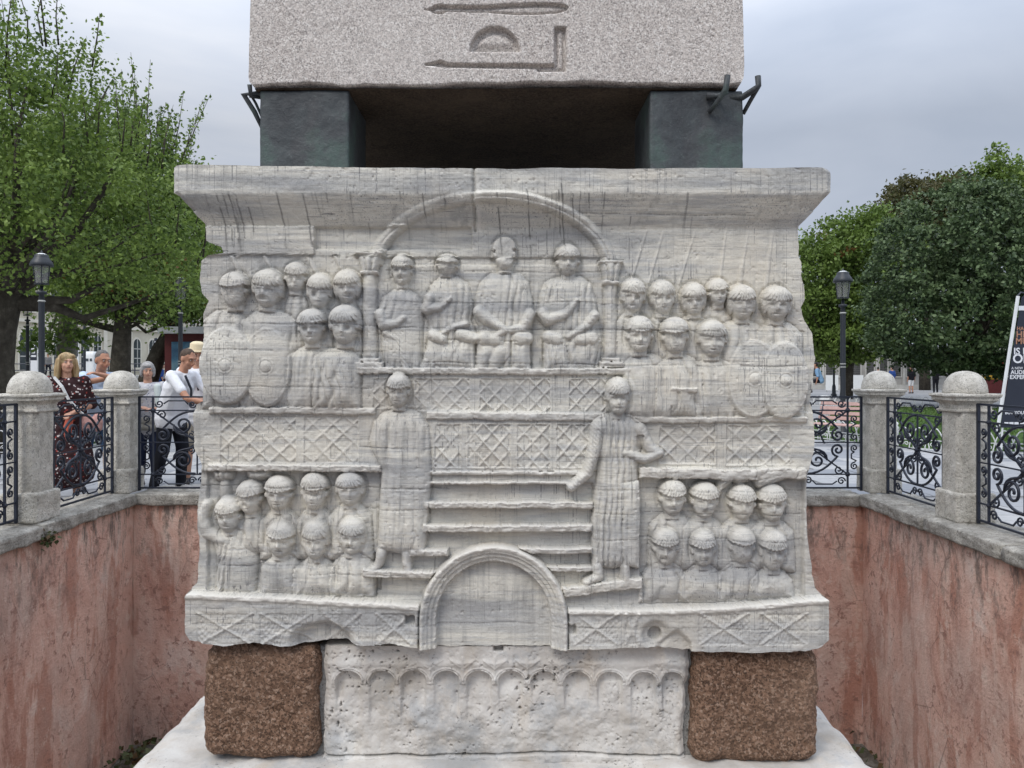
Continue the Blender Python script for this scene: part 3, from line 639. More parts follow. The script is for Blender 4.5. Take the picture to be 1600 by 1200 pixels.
    led = V > yl; plinth = r.new('carved_base', 'projecting base course with crossed panels, worn pale along its upper edge')
    dl = V - yl; aw = (U > 655) & (U < 888)
    h = 17 + 2.2 * np.exp(-((dl - 4) / 4.5) ** 2) - 2.5 * sstep(7, 10, dl) + 1.0 * fbm(U * .05, V * .05, 4, 9)
    m = led & ~aw; H[m] = h[m]; r.I[m] = plinth; r.I[m & (U > 771)] = r.new('carved_base', 'right half of the projecting base course, with a round socket'); r.wear[m] = np.maximum(r.wear, .6 * np.exp(-((dl - 3) / 6) ** 2))[m]
    for x0, x1 in ((306, 398), (404, 492), (502, 566), (586, 646), (895, 968), (976, 1000), (1090, 1172), (1186, 1264)):
        w = r.win(x0, x1, 958, 1008); a = (r.U[w] - x0) / (x1 - x0); b = (r.V[w] - 956) / 54
        dd = np.minimum(np.abs(a - b), np.abs(1 - a - b)) * (x1 - x0) * .6
        er = np.clip(.8 + .8 * fbm(r.U[w] * .04, r.V[w] * .04, 3, 2), .15, 1.1)
        e = np.minimum(np.minimum(r.U[w] - x0, x1 - r.U[w]), r.V[w] - 958)
        sc = .9 * np.sin(np.hypot(r.U[w] - x0 - 12, r.V[w] - 972) * .7) * np.sin(np.hypot(r.U[w] - x1 + 12, r.V[w] - 995) * .6)
        r.H[w] += -1.8 * sstep(0, 3, e) + 3.2 * np.exp(-(dd / 2.2) ** 2) * er + .9 * sc * er
    # sockets and the broken bite
    for x0, x1, y0, y1, dp in ((633, 648, 963, 977, 12), (887, 900, 978, 992, 10)):
        w = r.win(x0, x1, y0, y1); r.H[w] -= dp
    q_ = np.hypot(U - 1025, V - 993); H -= 9 * sstep(26, 14, q_) * led; H -= 12 * sstep(11, 9.5, q_)
    H -= 10 * sstep(0, 12, V - (1012 - np.abs(U - 1065) * 0 - 30 * np.exp(-((U - 1058) / 22) ** 2))) * (U > 1025) * (U < 1080)
    q_ = np.hypot((U - 503) / 52, (V - 1003) / 32); H -= 19 * sstep(1.05, .6, q_ + .08 * fbm(U * .08, V * .08, 3, 4)) * led
    # ---- lower arch
    cxa, cya = 771, 972; ro = np.hypot((U - cxa) / 118, (V - cya) / 121); ro = np.where(V > cya, np.abs(U - cxa) / (118 - .10 * 0), ro)
    arch = r.new('carved_arch', 'large banded arch at the foot of the carved stairs'); m = (ro < 1) & (ro > .765)
    pr = 17 - 1.5 * sstep(.93, .92, ro) - 3.2 * sstep(.885, .878, ro) - 3.2 * sstep(.83, .823, ro) + 3.0 * np.exp(-((ro - .955) / .03) ** 2) + .8 * fbm(U * .06, V * .06, 3, 3)
    pr = pr * sstep(1.0, .975, ro) * (1 - 0 * V); H[m] = np.maximum(pr, 2)[m]; r.I[m] = arch; r.wear[m] = np.maximum(r.wear, .6 * np.exp(-((ro - .96) / .03) ** 2) * (V < 930))[m]
    m = ro <= .765; H[m] = -5 + 1.2 * fbm(U * .03, V * .03, 3, 6)[m]; r.I[m] = r.new('arch_field') 
    # ---- wear, chips, cracks, drips
    H += 1.0 * fbm(U * .035, V * .035, 4, 12) + .55 * fbm(U * .03, V * .35, 3, 13) + .35 * fbm(U * .25, V * .25, 3, 14) + .9 * fbm(U * .09, V * .09, 3, 4) * (np.abs(fbm(U * .012, V * .012, 2, 6)) > .12)
    for y0, x0, x1, am in ((505, 310, 590, 1.6), (470, 590, 960, 1.4), (512, 590, 1262, 1.5), (546, 312, 600, 1.3), (567, 660, 1262, 1.6), (604, 330, 580, 1.2), (700, 560, 700, 1.4), (714, 880, 1010, 1.2), (761, 310, 700, 2.0), (797, 560, 700, 1.6), (766, 920, 1262, 1.2), (803, 925, 1262, 1.2), (843, 925, 1262, 1.1), (900, 480, 700, 1.2), (885, 330, 600, 1.2), (975, 300, 1290, .9), (420, 600, 950, 1.2), (332, 760, 1180, 1.0)):
        yy = y0 + 2.5 * fbm(U * .02, U * 0 + y0, 3, int(y0) % 8) + .01 * (U - x0); g_ = np.exp(-((V - yy) / 1.0) ** 2) * (U > x0) * (U < x1) * (vn(U * .03, U * 0 + y0, 2) > -.45)
        H -= am * g_; r.stain += .45 * g_
    rr = random.Random(3)
    for _ in range(180):                       # thin dark drips that begin at an edge
        x = rr.uniform(300, 1285); yy = rr.choice([306, 306, 306, 306, 340, 420, 510, 560, 640, 660, 700, 730, 790, 870]); ln = rr.choice([8, 14, 25, 50, 90]) * rr.uniform(.6, 1.6)
        if x > 960 and yy == 306 and rr.random() < .75: continue
        if yy == 306 and x < 420: ln *= 3
        sl = rr.uniform(-.02, .02) + (.12 * (x > 320) if x < 500 and yy == 306 else 0); w = r.win(x - 14, x + 24, yy - 2, yy + ln); g_ = sstep(yy + ln, yy + ln * .4, r.V[w]) * np.exp(-((r.U[w] - x - sl * (r.V[w] - yy)) / .9) ** 2)
        r.stain[w] = np.maximum(r.stain[w], g_ * rr.uniform(.25, .75))
    for x, y0, y1 in ((662, 306, 352), (777, 306, 400), (823, 300, 420), (872, 300, 372), (876, 290, 400), (893, 306, 350), (918, 306, 345), (696, 306, 330), (438, 306, 392), (478, 306, 392), (345, 306, 392), (355, 306, 392), (364, 306, 388), (374, 306, 380), (389, 306, 372), (741, 300, 352)):
        w = r.win(x - 4, x + 8, y0, y1); g_ = np.exp(-((r.U[w] - x - .08 * (r.V[w] - y0) - 1.0 * fbm(r.V[w] * .1, r.V[w] * 0, 2, x % 8)) / 1.1) ** 2) * sstep(y1, y1 - 12, r.V[w]); r.stain[w] = np.maximum(r.stain[w], .85 * g_)
    dm = r.stain * (vn(U * .5, V * .09, 3) > -.35); r.stain = np.clip(dm, 0, .92)
    r.wear = np.clip(r.wear, 0, .8)
    root = thing('carved_pedestal', 'large grey banded marble block carved with rows of figures, lattice bands and an arched box', 'pedestal')
    ob = r.finish(root, MARBLE); return root
build_pedestal()
# ------------------------------------------------------------ lower stage: fluted marble block between granite cubes
def build_fluted():
    nv, nu = 170, 400
    t = np.linspace(0, 1, nv)[:, None]; q = np.linspace(0, 1, nu)[None, :]
    V0 = 1012 + t * (1204 - 1012)
    L_ = interp(V0, [(1012, 505), (1050, 503), (1070, 506), (1100, 504), (1204, 502)]) + 1.5 * fbm(V0 * .06, V0 * 0, 4, 1)
    R_ = interp(V0, [(1012, 1078), (1060, 1079), (1075, 1073), (1110, 1074), (1150, 1070), (1204, 1073)]) + 2 * fbm(V0 * .06, V0 * 0 + 3, 4, 2)
    U = L_ + (R_ - L_) * q; V = V0 + 0 * q
    r = Relief(U, V, 1.0, 3.215, S); H = r.H
    H += -1 + 1.8 * fbm(U * .02, V * .02, 4, 1)
    H += 2.5 * np.exp(-((V - 1040 - 2 * fbm(U * .03, V * 0, 2, 3)) / 6) ** 2)
    xs = (543, 595, 645, 697, 748, 798, 850, 902, 954, 1007, 1052)
    fl = r.new('scalloped_niches', 'row of shallow round-headed niches, eroded towards the bottom')
    fade = .06 + .94 * sstep(1135, 1062, V + 40 * fbm(U * .03, V * .02, 3, 5))
    for k, x in enumerate(xs):
        hw = 20 if k < 10 else 16
        cy = 1049 + hw * .9 + (1 if x < 600 else 0) + .007 * (x - 543)
        ro = np.where(V < cy, np.hypot((U - x) / hw, (V - cy) / (hw * .86)), np.abs(U - x) / hw)
        cut = sstep(1.03, .86, ro) * np.where(V < cy, 1, np.clip(fade, 0, 1)); H -= 9.5 * cut * sstep(1.02, .4, ro * .6)
        for rr_, am in ((1.08, 4.4), (1.25, 3.2)):
            H += am * np.exp(-((ro - rr_) / .045) ** 2) * (V < cy + 4) * (np.abs(U - x) < 27)
        r.I[(ro < 1.0) & (V < 1170)] = fl
    for k in range(len(xs) - 1):                 # leaf sprays between the niches
        x = (xs[k] + xs[k + 1]) / 2; w = r.win(x - 24, x + 24, 1022, 1066); u, v = U[w] - x, V[w]
        on = 1 if 640 < x < 980 else .35
        a = np.abs(u); r.H[w] += on * 2.2 * np.exp(-((v - 1040 + a * .32) / 2.0) ** 2) * (a < 20) * (a > 2)
        r.H[w] += on * 1.6 * np.exp(-((v - 1048 + a * .8) / 1.8) ** 2) * (a < 16); r.H[w] += on * 2 * np.exp(-(u / 1.6) ** 2) * (v > 1028)
    er = fbm(U * .045, V * .05, 5, 7); H += 5.0 * er * sstep(1062, 1120, V) + .8 * fbm(U * .2, V * .2, 3, 2)
    pits = np.clip(fbm(U * .22, V * .22, 2, 4) - .38, 0, 1) * np.clip(fbm(U * .02, V * .02, 2, 5) + .3, 0, 1); H -= 22 * pits
    ck = 1184 + 5 * fbm(U * .012, V * 0, 3, 2) - 6 * np.exp(-((U - 850) / 70) ** 2); g_ = np.exp(-((V - ck) / 1.5) ** 2); H -= 5 * g_; r.stain += .6 * g_ * (vn(U * .05, V * 0, 3) > -.3)
    H += 2.5 * sstep(0, 4, V - ck)
    H -= 9 * np.exp(-((U - L_) / 5) ** 2) + 9 * np.exp(-((R_ - U) / 5) ** 2)
    w = r.win(772, 786, 1010, 1020); r.H[w] -= 14
    r.stain = np.clip(r.stain + .5 * sstep(.05, .25, pits), 0, .8)
    root = thing('fluted_marble_block', 'white weathered marble block with a row of niches, standing between two brown granite cubes', 'stone block')
    r.finish(root, WHITE, 'block_face', 'block_core', 2.4)
build_fluted()

def rough_box(x0, x1, y0, y1, z0, z1, n, amp, fr, rd, seed):
    """A cube of n x n cells a side with rounded, broken edges."""
    bm = bmesh.new(); bmesh.ops.create_cube(bm, size=2)
    bmesh.ops.subdivide_edges(bm, edges=bm.edges[:], cuts=n - 1, use_grid_fill=True)
    co = np.array([v.co[:] for v in bm.verts]); f = [[v.index for v in fa.verts] for fa in bm.faces]; bm.free()
    h = np.array([(x1 - x0) / 2, (y1 - y0) / 2, (z1 - z0) / 2]); c = np.array([(x0 + x1) / 2, (y0 + y1) / 2, (z0 + z1) / 2])
    p = co * h; inner = np.clip(p, -(h - rd), h - rd); d = p - inner; l = np.linalg.norm(d, axis=1, keepdims=True) + 1e-9
    ne = (np.abs(d) > 1e-6).sum(1, keepdims=True); nrm = np.where(l > 1e-6, d / l, 0); p = np.where(ne > 1, inner + nrm * rd, p)
    a = fbm(p[:, 0] * fr + p[:, 1] * fr * .7, p[:, 2] * fr + p[:, 1] * fr * .6, 4, seed); b = fbm(p[:, 0] * fr * 5 + p[:, 1] * fr * 4, p[:, 2] * fr * 5 + p[:, 1] * fr * 3, 4, seed + 2)
    p = p + nrm * (a * amp + b * amp * .6)[:, None] + c
    return p, f
def rough_block(name, mat, *a, parent=None, smooth=True):
    p, f = rough_box(*a); return link(name, mesh_from(name, p, f, mat, smooth), parent)
def px(x, Y): return (x - 800) / FX * Y
def pz(y, Y): return CAMZ - (y - HOR) / FX * Y
o = rough_block('granite_cube', BROWN, px(316, 3.2), px(497, 3.2), 3.2, 3.70, pz(1189, 3.2), pz(1011, 3.2), 110, .016, 7, .055, 1)
tag(o, 'brown rough granite cube carrying the left corner of the carved pedestal', 'stone block', 'granite cubes under the pedestal')
o = rough_block('granite_cube', BROWN, px(1084, 3.2), px(1281, 3.2), 3.2, 3.72, pz(1196, 3.2), pz(1016, 3.2), 110, .016, 7, .055, 3)
tag(o, 'brown rough granite cube carrying the right corner of the carved pedestal', 'stone block', 'granite cubes under the pedestal')
MORTAR = make_limestone('grey_mortar', (.27, .26, .245), (.34, .33, .31), (.40, .39, .365), .2)
o = rough_block('mortar_fill', MORTAR, px(480, 3.24), px(512, 3.24), 3.262, 3.6, pz(1192, 3.24), pz(1014, 3.24), 14, .006, 6, .01, 2)
tag(o, 'grey mortar filling the joint beside the left granite cube', 'mortar')
o = rough_block('mortar_fill', MORTAR, px(1066, 3.24), px(1100, 3.24), 3.262, 3.6, pz(1200, 3.24), pz(1014, 3.24), 14, .006, 6, .01, 5)
tag(o, 'grey mortar filling the joint beside the right granite cube', 'mortar')

# ------------------------------------------------------------ plinth steps in the pit
PITZ = -2.60
pl = thing('stepped_plinth', 'white marble plinth slab on darker stone steps at the bottom of the pit', 'plinth', (0, 0, 0))
o = rough_block('marble_slab', WHITE, -1.60, 1.53, 2.55, 6.1, -.55, -.135, 90, .022, 2.6, .09, 1, parent=pl)
o = rough_block('stone_step', COPE, -1.80, 1.72, 2.3, 6.35, -1.2, -.44, 60, .03, 2.5, .05, 4, parent=pl)
o = rough_block('stone_step', COPE, -1.86, 1.80, 2.2, 6.45, PITZ - .05, -1.15, 50, .04, 2.0, .06, 6, parent=pl)
# scattered lumps on the lower step
for k in range(26):
    sx = rnd.choice([-1, 1]); y = rnd.uniform(3.0, 6.2); x = (-1.70 if sx < 0 else 1.62) + rnd.uniform(-.06, .06); s_ = rnd.uniform(.02, .07)
    rough_block('loose_stone', COPE, x - s_, x + s_, y - s_, y + s_ * 1.4, -.45, -.44 + s_, 5, .012, 20, s_ * .4, k % 6, parent=pl)

# ------------------------------------------------------------ bronze cubes
def bronze_cube(x0, x1, y0, y1, label, seed, hooks):
    root = thing('bronze_cube', label, 'metal block', ((x0 + x1) / 2, (y0 + y1) / 2, 2.30), 0, 'bronze cubes under the obelisk')
    cx, cy = (x0 + x1) / 2, (y0 + y1) / 2
    p, f = rough_box(x0 - cx, x1 - cx, y0 - cy, y1 - cy, 0, .382, 40, .004, 5, .008, seed)
    link('cube_body', mesh_from('cube_body', p, f, BRONZE, True), root)
    for pts, rad in hooks:
        mb = MB(); mb.tube([(a - cx, b - cy, c - 2.30) for a, b, c in pts], rad, 7); h = mb.build('clamp_hook', BRONZE, root, True)
ZB = 2.682; YF = 3.25
def hp(x, y, Y=YF): v = at(x, y, Y); return (v.x, v.y, v.z)
hl = [([hp(412, 205, 3.3), hp(398, 175, 3.3), hp(381, 148, 3.25), hp(404, 146, 3.28), hp(422, 152, 3.27)], [.008, .011, .014, .012, .008]), ([hp(409, 182, 3.3), hp(400, 162, 3.3), hp(392, 148, 3.28)], .006), ([hp(390, 132, 3.24), hp(392, 150, 3.26), hp(410, 152, 3.3)], .010)]
hr = [([hp(1108, 176, 3.24), hp(1122, 158, 3.20), hp(1134, 140, 3.17), hp(1137, 118, 3.17)], [.009, .011, .013, .013]), ([hp(1140, 153, 3.26), hp(1160, 152, 3.25), hp(1180, 139, 3.2), hp(1185, 134, 3.2), hp(1184, 119, 3.2)], [.012, .014, .013, .012, .013]),
      ([hp(1186, 134, 3.2), hp(1172, 158, 3.25), hp(1161, 178, 3.28)], .009), ([hp(1104, 150, 3.235), hp(1122, 150, 3.225), hp(1136, 144, 3.18)], [.016, .012, .009])]
bronze_cube(px(405, YF), px(545, YF), YF, YF + .385, 'green-black bronze cube under the left front corner of the obelisk', 1, hl)
bronze_cube(px(1015, YF), px(1161, YF), YF, YF + .385, 'grey-black bronze cube with bent hooks under the right front corner of the obelisk', 2, hr)
bronze_cube(px(408, YF), px(545, YF), 4.87, 5.25, 'dark bronze cube under the rear corner, seen left through the gap', 3, [])
bronze_cube(px(1015, YF), px(1158, YF), 4.87, 5.25, 'dark bronze cube under the rear corner, seen right through the gap', 4, [])

# ------------------------------------------------------------ obelisk
PAINTED_SHADE = Mat('shade_painted_granite', .95, .1); PAINTED_SHADE.col(PAINTED_SHADE.mix(PAINTED_SHADE.rng(PAINTED_SHADE.noise(5, 5, .7), .45, .7, 0, .6), PAINTED_SHADE.ramp(PAINTED_SHADE.noise(90, 3, .7), [(.35, (.03, .023, .018)), (.65, (.09, .068, .052))]), (.10, .075, .055))); PAINTED_SHADE.bump(PAINTED_SHADE.noise(20, 5, .7), .7, .02); PAINTED_SHADE = PAINTED_SHADE.m  # deep shade under the shaft, painted in as near-black granite colour
def build_obelisk():
    Y0 = 3.225; S2 = FX / Y0
    nv, nu = 150, 520
    t = np.linspace(0, 1, nv)[:, None]; q = np.linspace(0, 1, nu)[None, :]
    Vt = -60; V0 = Vt + t * (136 - Vt)
    L_ = interp(V0, [(-60, 393), (120, 388), (128, 390), (134, 396)]) + .8 * fbm(V0 * .05, V0 * 0, 3, 1); R_ = interp(V0, [(-60, 1159), (110, 1163), (124, 1162), (134, 1157)]) + .8 * fbm(V0 * .05, V0 * 0 + 2, 3, 2)
    U = L_ + (R_ - L_) * q
    bot = 134 + 3.0 * fbm(U[:1] * .03, U[:1] * 0, 4, 3) + interp(U[:1], [(390, 2), (480, -1), (560, 3), (750, -2), (900, -4), (1000, -2), (1160, 0)])
    V = Vt + t * (bot - Vt)
    r = Relief(U, V, 1.0, Y0, S2); H = r.H
    H += .9 * fbm(U * .05, V * .05, 4, 2)
    H -= 14 * (sstep(bot - 5, bot, V) ** 2) * (1 + .6 * fbm(U * .05, V * 0, 3, 4)) + 3 * np.clip(fbm(U * .08, V * .12, 3, 6), 0, 1) * sstep(bot - 14, bot, V)
    g = []
    def glyph(mask, dp, lab):
        i = r.new('carved_hieroglyph', lab); H[mask > .3] -= 0; r.H -= dp * mask; r.I[mask > .2] = i
    # knife shape, half disc, long bar with upright
    ky = 12 + 0 * U; hwid = interp(U, [(664, .3), (672, 1), (680, 6.2), (690, 7), (699, 4.5), (760, 5), (800, 8), (840, 9), (870, 7.5), (884, 4), (888, .2)])
    cyk = interp(U, [(664, 15), (690, 14), (700, 13), (760, 14), (820, 14), (888, 12)])
    d = hwid - np.abs(V - cyk); m = sstep(-.8, .8, d) * (U > 663) * (U < 888); ins = sstep(1.5, 6, d)
    glyph(m * (1 - .5 * ins), 10, 'incised long sign with a round end')
    d = np.minimum(38.5 - np.hypot(U - 773, (V - 80) * 1.0), 80 - V); m = sstep(-.8, .8, d); glyph(m * (1 - .5 * sstep(3, 16, d)), 12, 'incised half disc')
    bar = np.minimum(np.minimum(U - 664, 868 - U), interp(U, [(664, .8), (676, 2), (688, 5), (700, 2.6), (720, 3), (868, 3.6)]) - np.abs(V - interp(U, [(664, 101), (688, 99), (700, 102), (868, 104)])))
    up = np.minimum(np.minimum(U - 867, 884 - U), np.minimum(V - 42, 111 - V)); up2 = np.minimum(np.minimum(U - 840, 884 - U), np.minimum(V - 100, 111 - V))
    d = np.maximum(np.maximum(bar, up), up2); m = sstep(-.8, .8, d); glyph(m * (1 - .4 * sstep(2, 7, d)), 11, 'incised long bar with an upright at its end')
    for mm in (1,): r.stain += .0 * U
    root = thing('obelisk', 'pink granite obelisk shaft with cut hieroglyphs, standing on bronze cubes', 'obelisk')
    # back wall of the front plate is hidden in the shaft
    r.finish(root, PINK, 'shaft_face', 'shaft_foot', 2.05, None, .0)
    # underside, rough and hollowed
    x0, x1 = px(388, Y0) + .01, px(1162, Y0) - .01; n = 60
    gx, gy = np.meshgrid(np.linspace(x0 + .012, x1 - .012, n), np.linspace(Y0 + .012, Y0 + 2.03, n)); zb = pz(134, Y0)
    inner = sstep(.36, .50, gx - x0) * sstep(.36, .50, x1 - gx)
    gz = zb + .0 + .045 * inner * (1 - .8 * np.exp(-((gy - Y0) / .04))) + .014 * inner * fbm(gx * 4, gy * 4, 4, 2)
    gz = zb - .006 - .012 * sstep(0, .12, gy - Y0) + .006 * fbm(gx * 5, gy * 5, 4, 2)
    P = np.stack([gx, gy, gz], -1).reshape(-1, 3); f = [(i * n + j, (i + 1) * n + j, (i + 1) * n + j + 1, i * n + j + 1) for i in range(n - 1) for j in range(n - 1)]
    link('shaft_underside', mesh_from('shaft_underside', P, f, PAINTED_SHADE, True), root)
    # shaft above the picture, to its point
    zt = pz(-60, Y0) + .002; xl, xr = px(393, Y0), px(1159, Y0); h = 17.0
    cx, cy = (xl + xr) / 2, Y0 + 1.03; mb = MB()
    for a, b, zz0, zz1 in ((1.0, .78, zt, zt + h),):
        w0 = (xr - xl) / 2; w1 = w0 * b
        v = [(cx + sx * w0, cy + sy * w0, zz0) for sx, sy in ((-1, -1), (1, -1), (1, 1), (-1, 1))] + [(cx + sx * w1, cy + sy * w1, zz1) for sx, sy in ((-1, -1), (1, -1), (1, 1), (-1, 1))] + [(cx, cy, zz1 + 2.2)]
        mb.add(v, [(0, 1, 5, 4), (1, 2, 6, 5), (2, 3, 7, 6), (3, 0, 4, 7), (4, 5, 8), (5, 6, 8), (6, 7, 8), (7, 4, 8)])
    mb.build('upper_shaft', PINK, root)
build_obelisk()
# ------------------------------------------------------------ the pit: plastered walls, coping stones, floor
XL, XR, YB, YN = -4.14, 3.83, 8.41, .12       # inner faces
def wall_mesh(p0, p1, z0, z1, thick, out, n=70, mz=26, seed=0):
    p0 = Vector(p0); p1 = Vector(p1); d = p1 - p0; v = []; f = []; o = Vector(out)
    for j in range(mz):
        for i in range(n):
            a, b = i / (n - 1), j / (mz - 1); q = p0 + d * a; z = z0 + (z1 - z0) * b
            w = .018 * float(fbm(a * d.length * .7 + seed, z * .7, 4, seed % 5)) + .006 * float(fbm(a * d.length * 4 + seed, z * 4, 2, 3))
            v.append((q.x - o.x * w, q.y - o.y * w, z))
    for j in range(mz - 1):
        for i in range(n - 1): f.append((j * n + i, j * n + i + 1, (j + 1) * n + i + 1, (j + 1) * n + i))
    k = len(v); q0, q1 = p0 + o * thick, p1 + o * thick
    v += [(q0.x, q0.y, z0), (q1.x, q1.y, z0), (q1.x, q1.y, z1), (q0.x, q0.y, z1)]
    f += [(k, k + 3, k + 2, k + 1), (0, (mz - 1) * n, k + 3, k), (n - 1, k + 1, k + 2, mz * n - 1)]
    return v, f
def pit_wall(p0, p1, out, label, seed, lengths, over=.05, depth=.62, sides=True):
    root = thing('retaining_wall', label, 'wall')
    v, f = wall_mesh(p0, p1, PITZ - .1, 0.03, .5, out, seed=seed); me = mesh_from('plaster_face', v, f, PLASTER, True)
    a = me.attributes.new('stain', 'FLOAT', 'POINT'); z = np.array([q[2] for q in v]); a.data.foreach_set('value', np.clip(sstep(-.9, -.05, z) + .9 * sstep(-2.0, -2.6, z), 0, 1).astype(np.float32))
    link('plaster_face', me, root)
    p0, p1 = Vector(p0), Vector(p1); d = (p1 - p0); Ln = d.length; d.normalize(); o = Vector(out); s = -.0; r_ = random.Random(seed)
    while s < Ln - .02:
        l = r_.choice(lengths) * r_.uniform(.8, 1.25)
        if Ln - s - l < .45: l = Ln - s
        c = p0 + d * (s + l / 2) + o * (depth / 2 - over); zz = r_.uniform(-.012, .006); th = .13
        n = 9
        pp, ff = rough_box(-l / 2 + .004, l / 2 - .004, -depth / 2, depth / 2, -th, 0, 13, .020, 5, .022, r_.randrange(6))
        ang = math.atan2(d.y, d.x); M = Matrix.Translation((c.x, c.y, .15 + zz)) @ Matrix.Rotation(ang, 4, 'Z')
        me = mesh_from('coping_stone', [Vector(x) for x in pp], ff, COPE, True); st = link('coping_stone', me, root); st.matrix_local = M
        s += l
    return root
pit_wall((XL, YB, 0), (XL, -1.5, 0), (-1, 0, 0), 'long pink plastered pit wall left of the pedestal, under grey coping stones', 1, (.75, 1.0, 1.3))
pit_wall((XR, -1.5, 0), (XR, YB, 0), (1, 0, 0), 'long pink plastered pit wall right of the pedestal, under grey coping stones', 2, (.7, .95, 1.2))
pit_wall((XR, YB, 0), (XL, YB, 0), (0, 1, 0), 'pink plastered end wall of the pit behind the pedestal', 3, (1.0, 1.4))
pit_wall((XL, -1.5, 0), (XR, -1.5, 0), (0, -1, 0), 'pink plastered near wall of the pit, behind the photographer', 4, (1.0, 1.4))
n = 40; gx, gy = np.meshgrid(np.linspace(XL - .2, XR + .2, n), np.linspace(-1.7, YB + .2, n)); gz = PITZ + .03 * fbm(gx * 1.2, gy * 1.2, 3, 2)
DIRT = Mat('pit_floor_dirt', .95, .1); DIRT.col(DIRT.ramp(DIRT.noise(6, 6, .7), [(.3, (.07, .06, .05)), (.5, (.15, .135, .11)), (.7, (.26, .24, .21))])); DIRT.bump(DIRT.noise(30, 5, .7), .6, .03)
o = link('pit_floor', mesh_from('pit_floor', np.stack([gx, gy, gz], -1).reshape(-1, 3), [(i * n + j, i * n + j + 1, (i + 1) * n + j + 1, (i + 1) * n + j) for i in range(n - 1) for j in range(n - 1)], DIRT.m, True)); tag(o, kind='structure')

# ------------------------------------------------------------ plaza and pavers
GROUND = Mat('plaza_stone', .8, .25)
GROUND.col(GROUND.mix(GROUND.rng(GROUND.noise(3, 5, .7), .5, .7, 0, .5), GROUND.ramp(GROUND.noise(.35, 5, .6), [(.3, (.20, .20, .205)), (.7, (.31, .31, .31))]), (.15, .15, .15)))
def ground_sheet():
    # one sheet with the pit left open
    X = [-1500, XL - .45, XR + .45, 1500]; Y = [-1500, -1.95, YB + .45, 1500]; v = [(x, y, 0) for y in Y for x in X]; f = []
    for j in range(3):
        for i in range(3):
            if (i, j) != (1, 1): f.append((j * 4 + i, j * 4 + i + 1, (j + 1) * 4 + i + 1, (j + 1) * 4 + i))
    return mesh_from('plaza_ground', v, f, GROUND.m)
plaza = tag(link('plaza_ground', ground_sheet()), kind='structure')
PAVE = Mat('grey_paver', .75, .3)
PAVE.col(PAVE.mix(PAVE.rng(PAVE.noise(9, 5, .7), .5, .7, 0, .4), PAVE.ramp(PAVE.orand(), [(0, (.24, .25, .27)), (.5, (.32, .325, .335)), (1, (.42, .415, .405))]), (.17, .17, .17)))
PAVE.bump(PAVE.noise(30, 4), .2, .01)
pm = MB().box(-.441, .441, -.231, .231, -.03, .0, .006).mesh('paver', PAVE.m)
n_p = 0
for j in range(15):
    y = YB + .62 + .48 * j + .25
    for i in range(-12, 13):
        x = i * .9 + (.45 if j % 2 else 0)
        pxl = 800 + x / y * FX
        if (-30 < pxl < 335 or 1250 < pxl < 1630) and n_p < 290:
            o = link('paver', pm, plaza, (x, y, .022 + rnd.uniform(-.002, .002))); n_p += 1
for j in range(6):
    y = YB + .15 - .48 * j
    for i in range(3):
        for sx in (-1, 1):
            x = (XL - 1.05 - i * .9 if sx < 0 else XR + 1.05 + i * .9)
            pxl = 800 + x / y * FX
            if n_p < 290 and (-60 < pxl < 1660): link('paver', pm, plaza, (x, y, .022 + rnd.uniform(-.002, .002))); n_p += 1

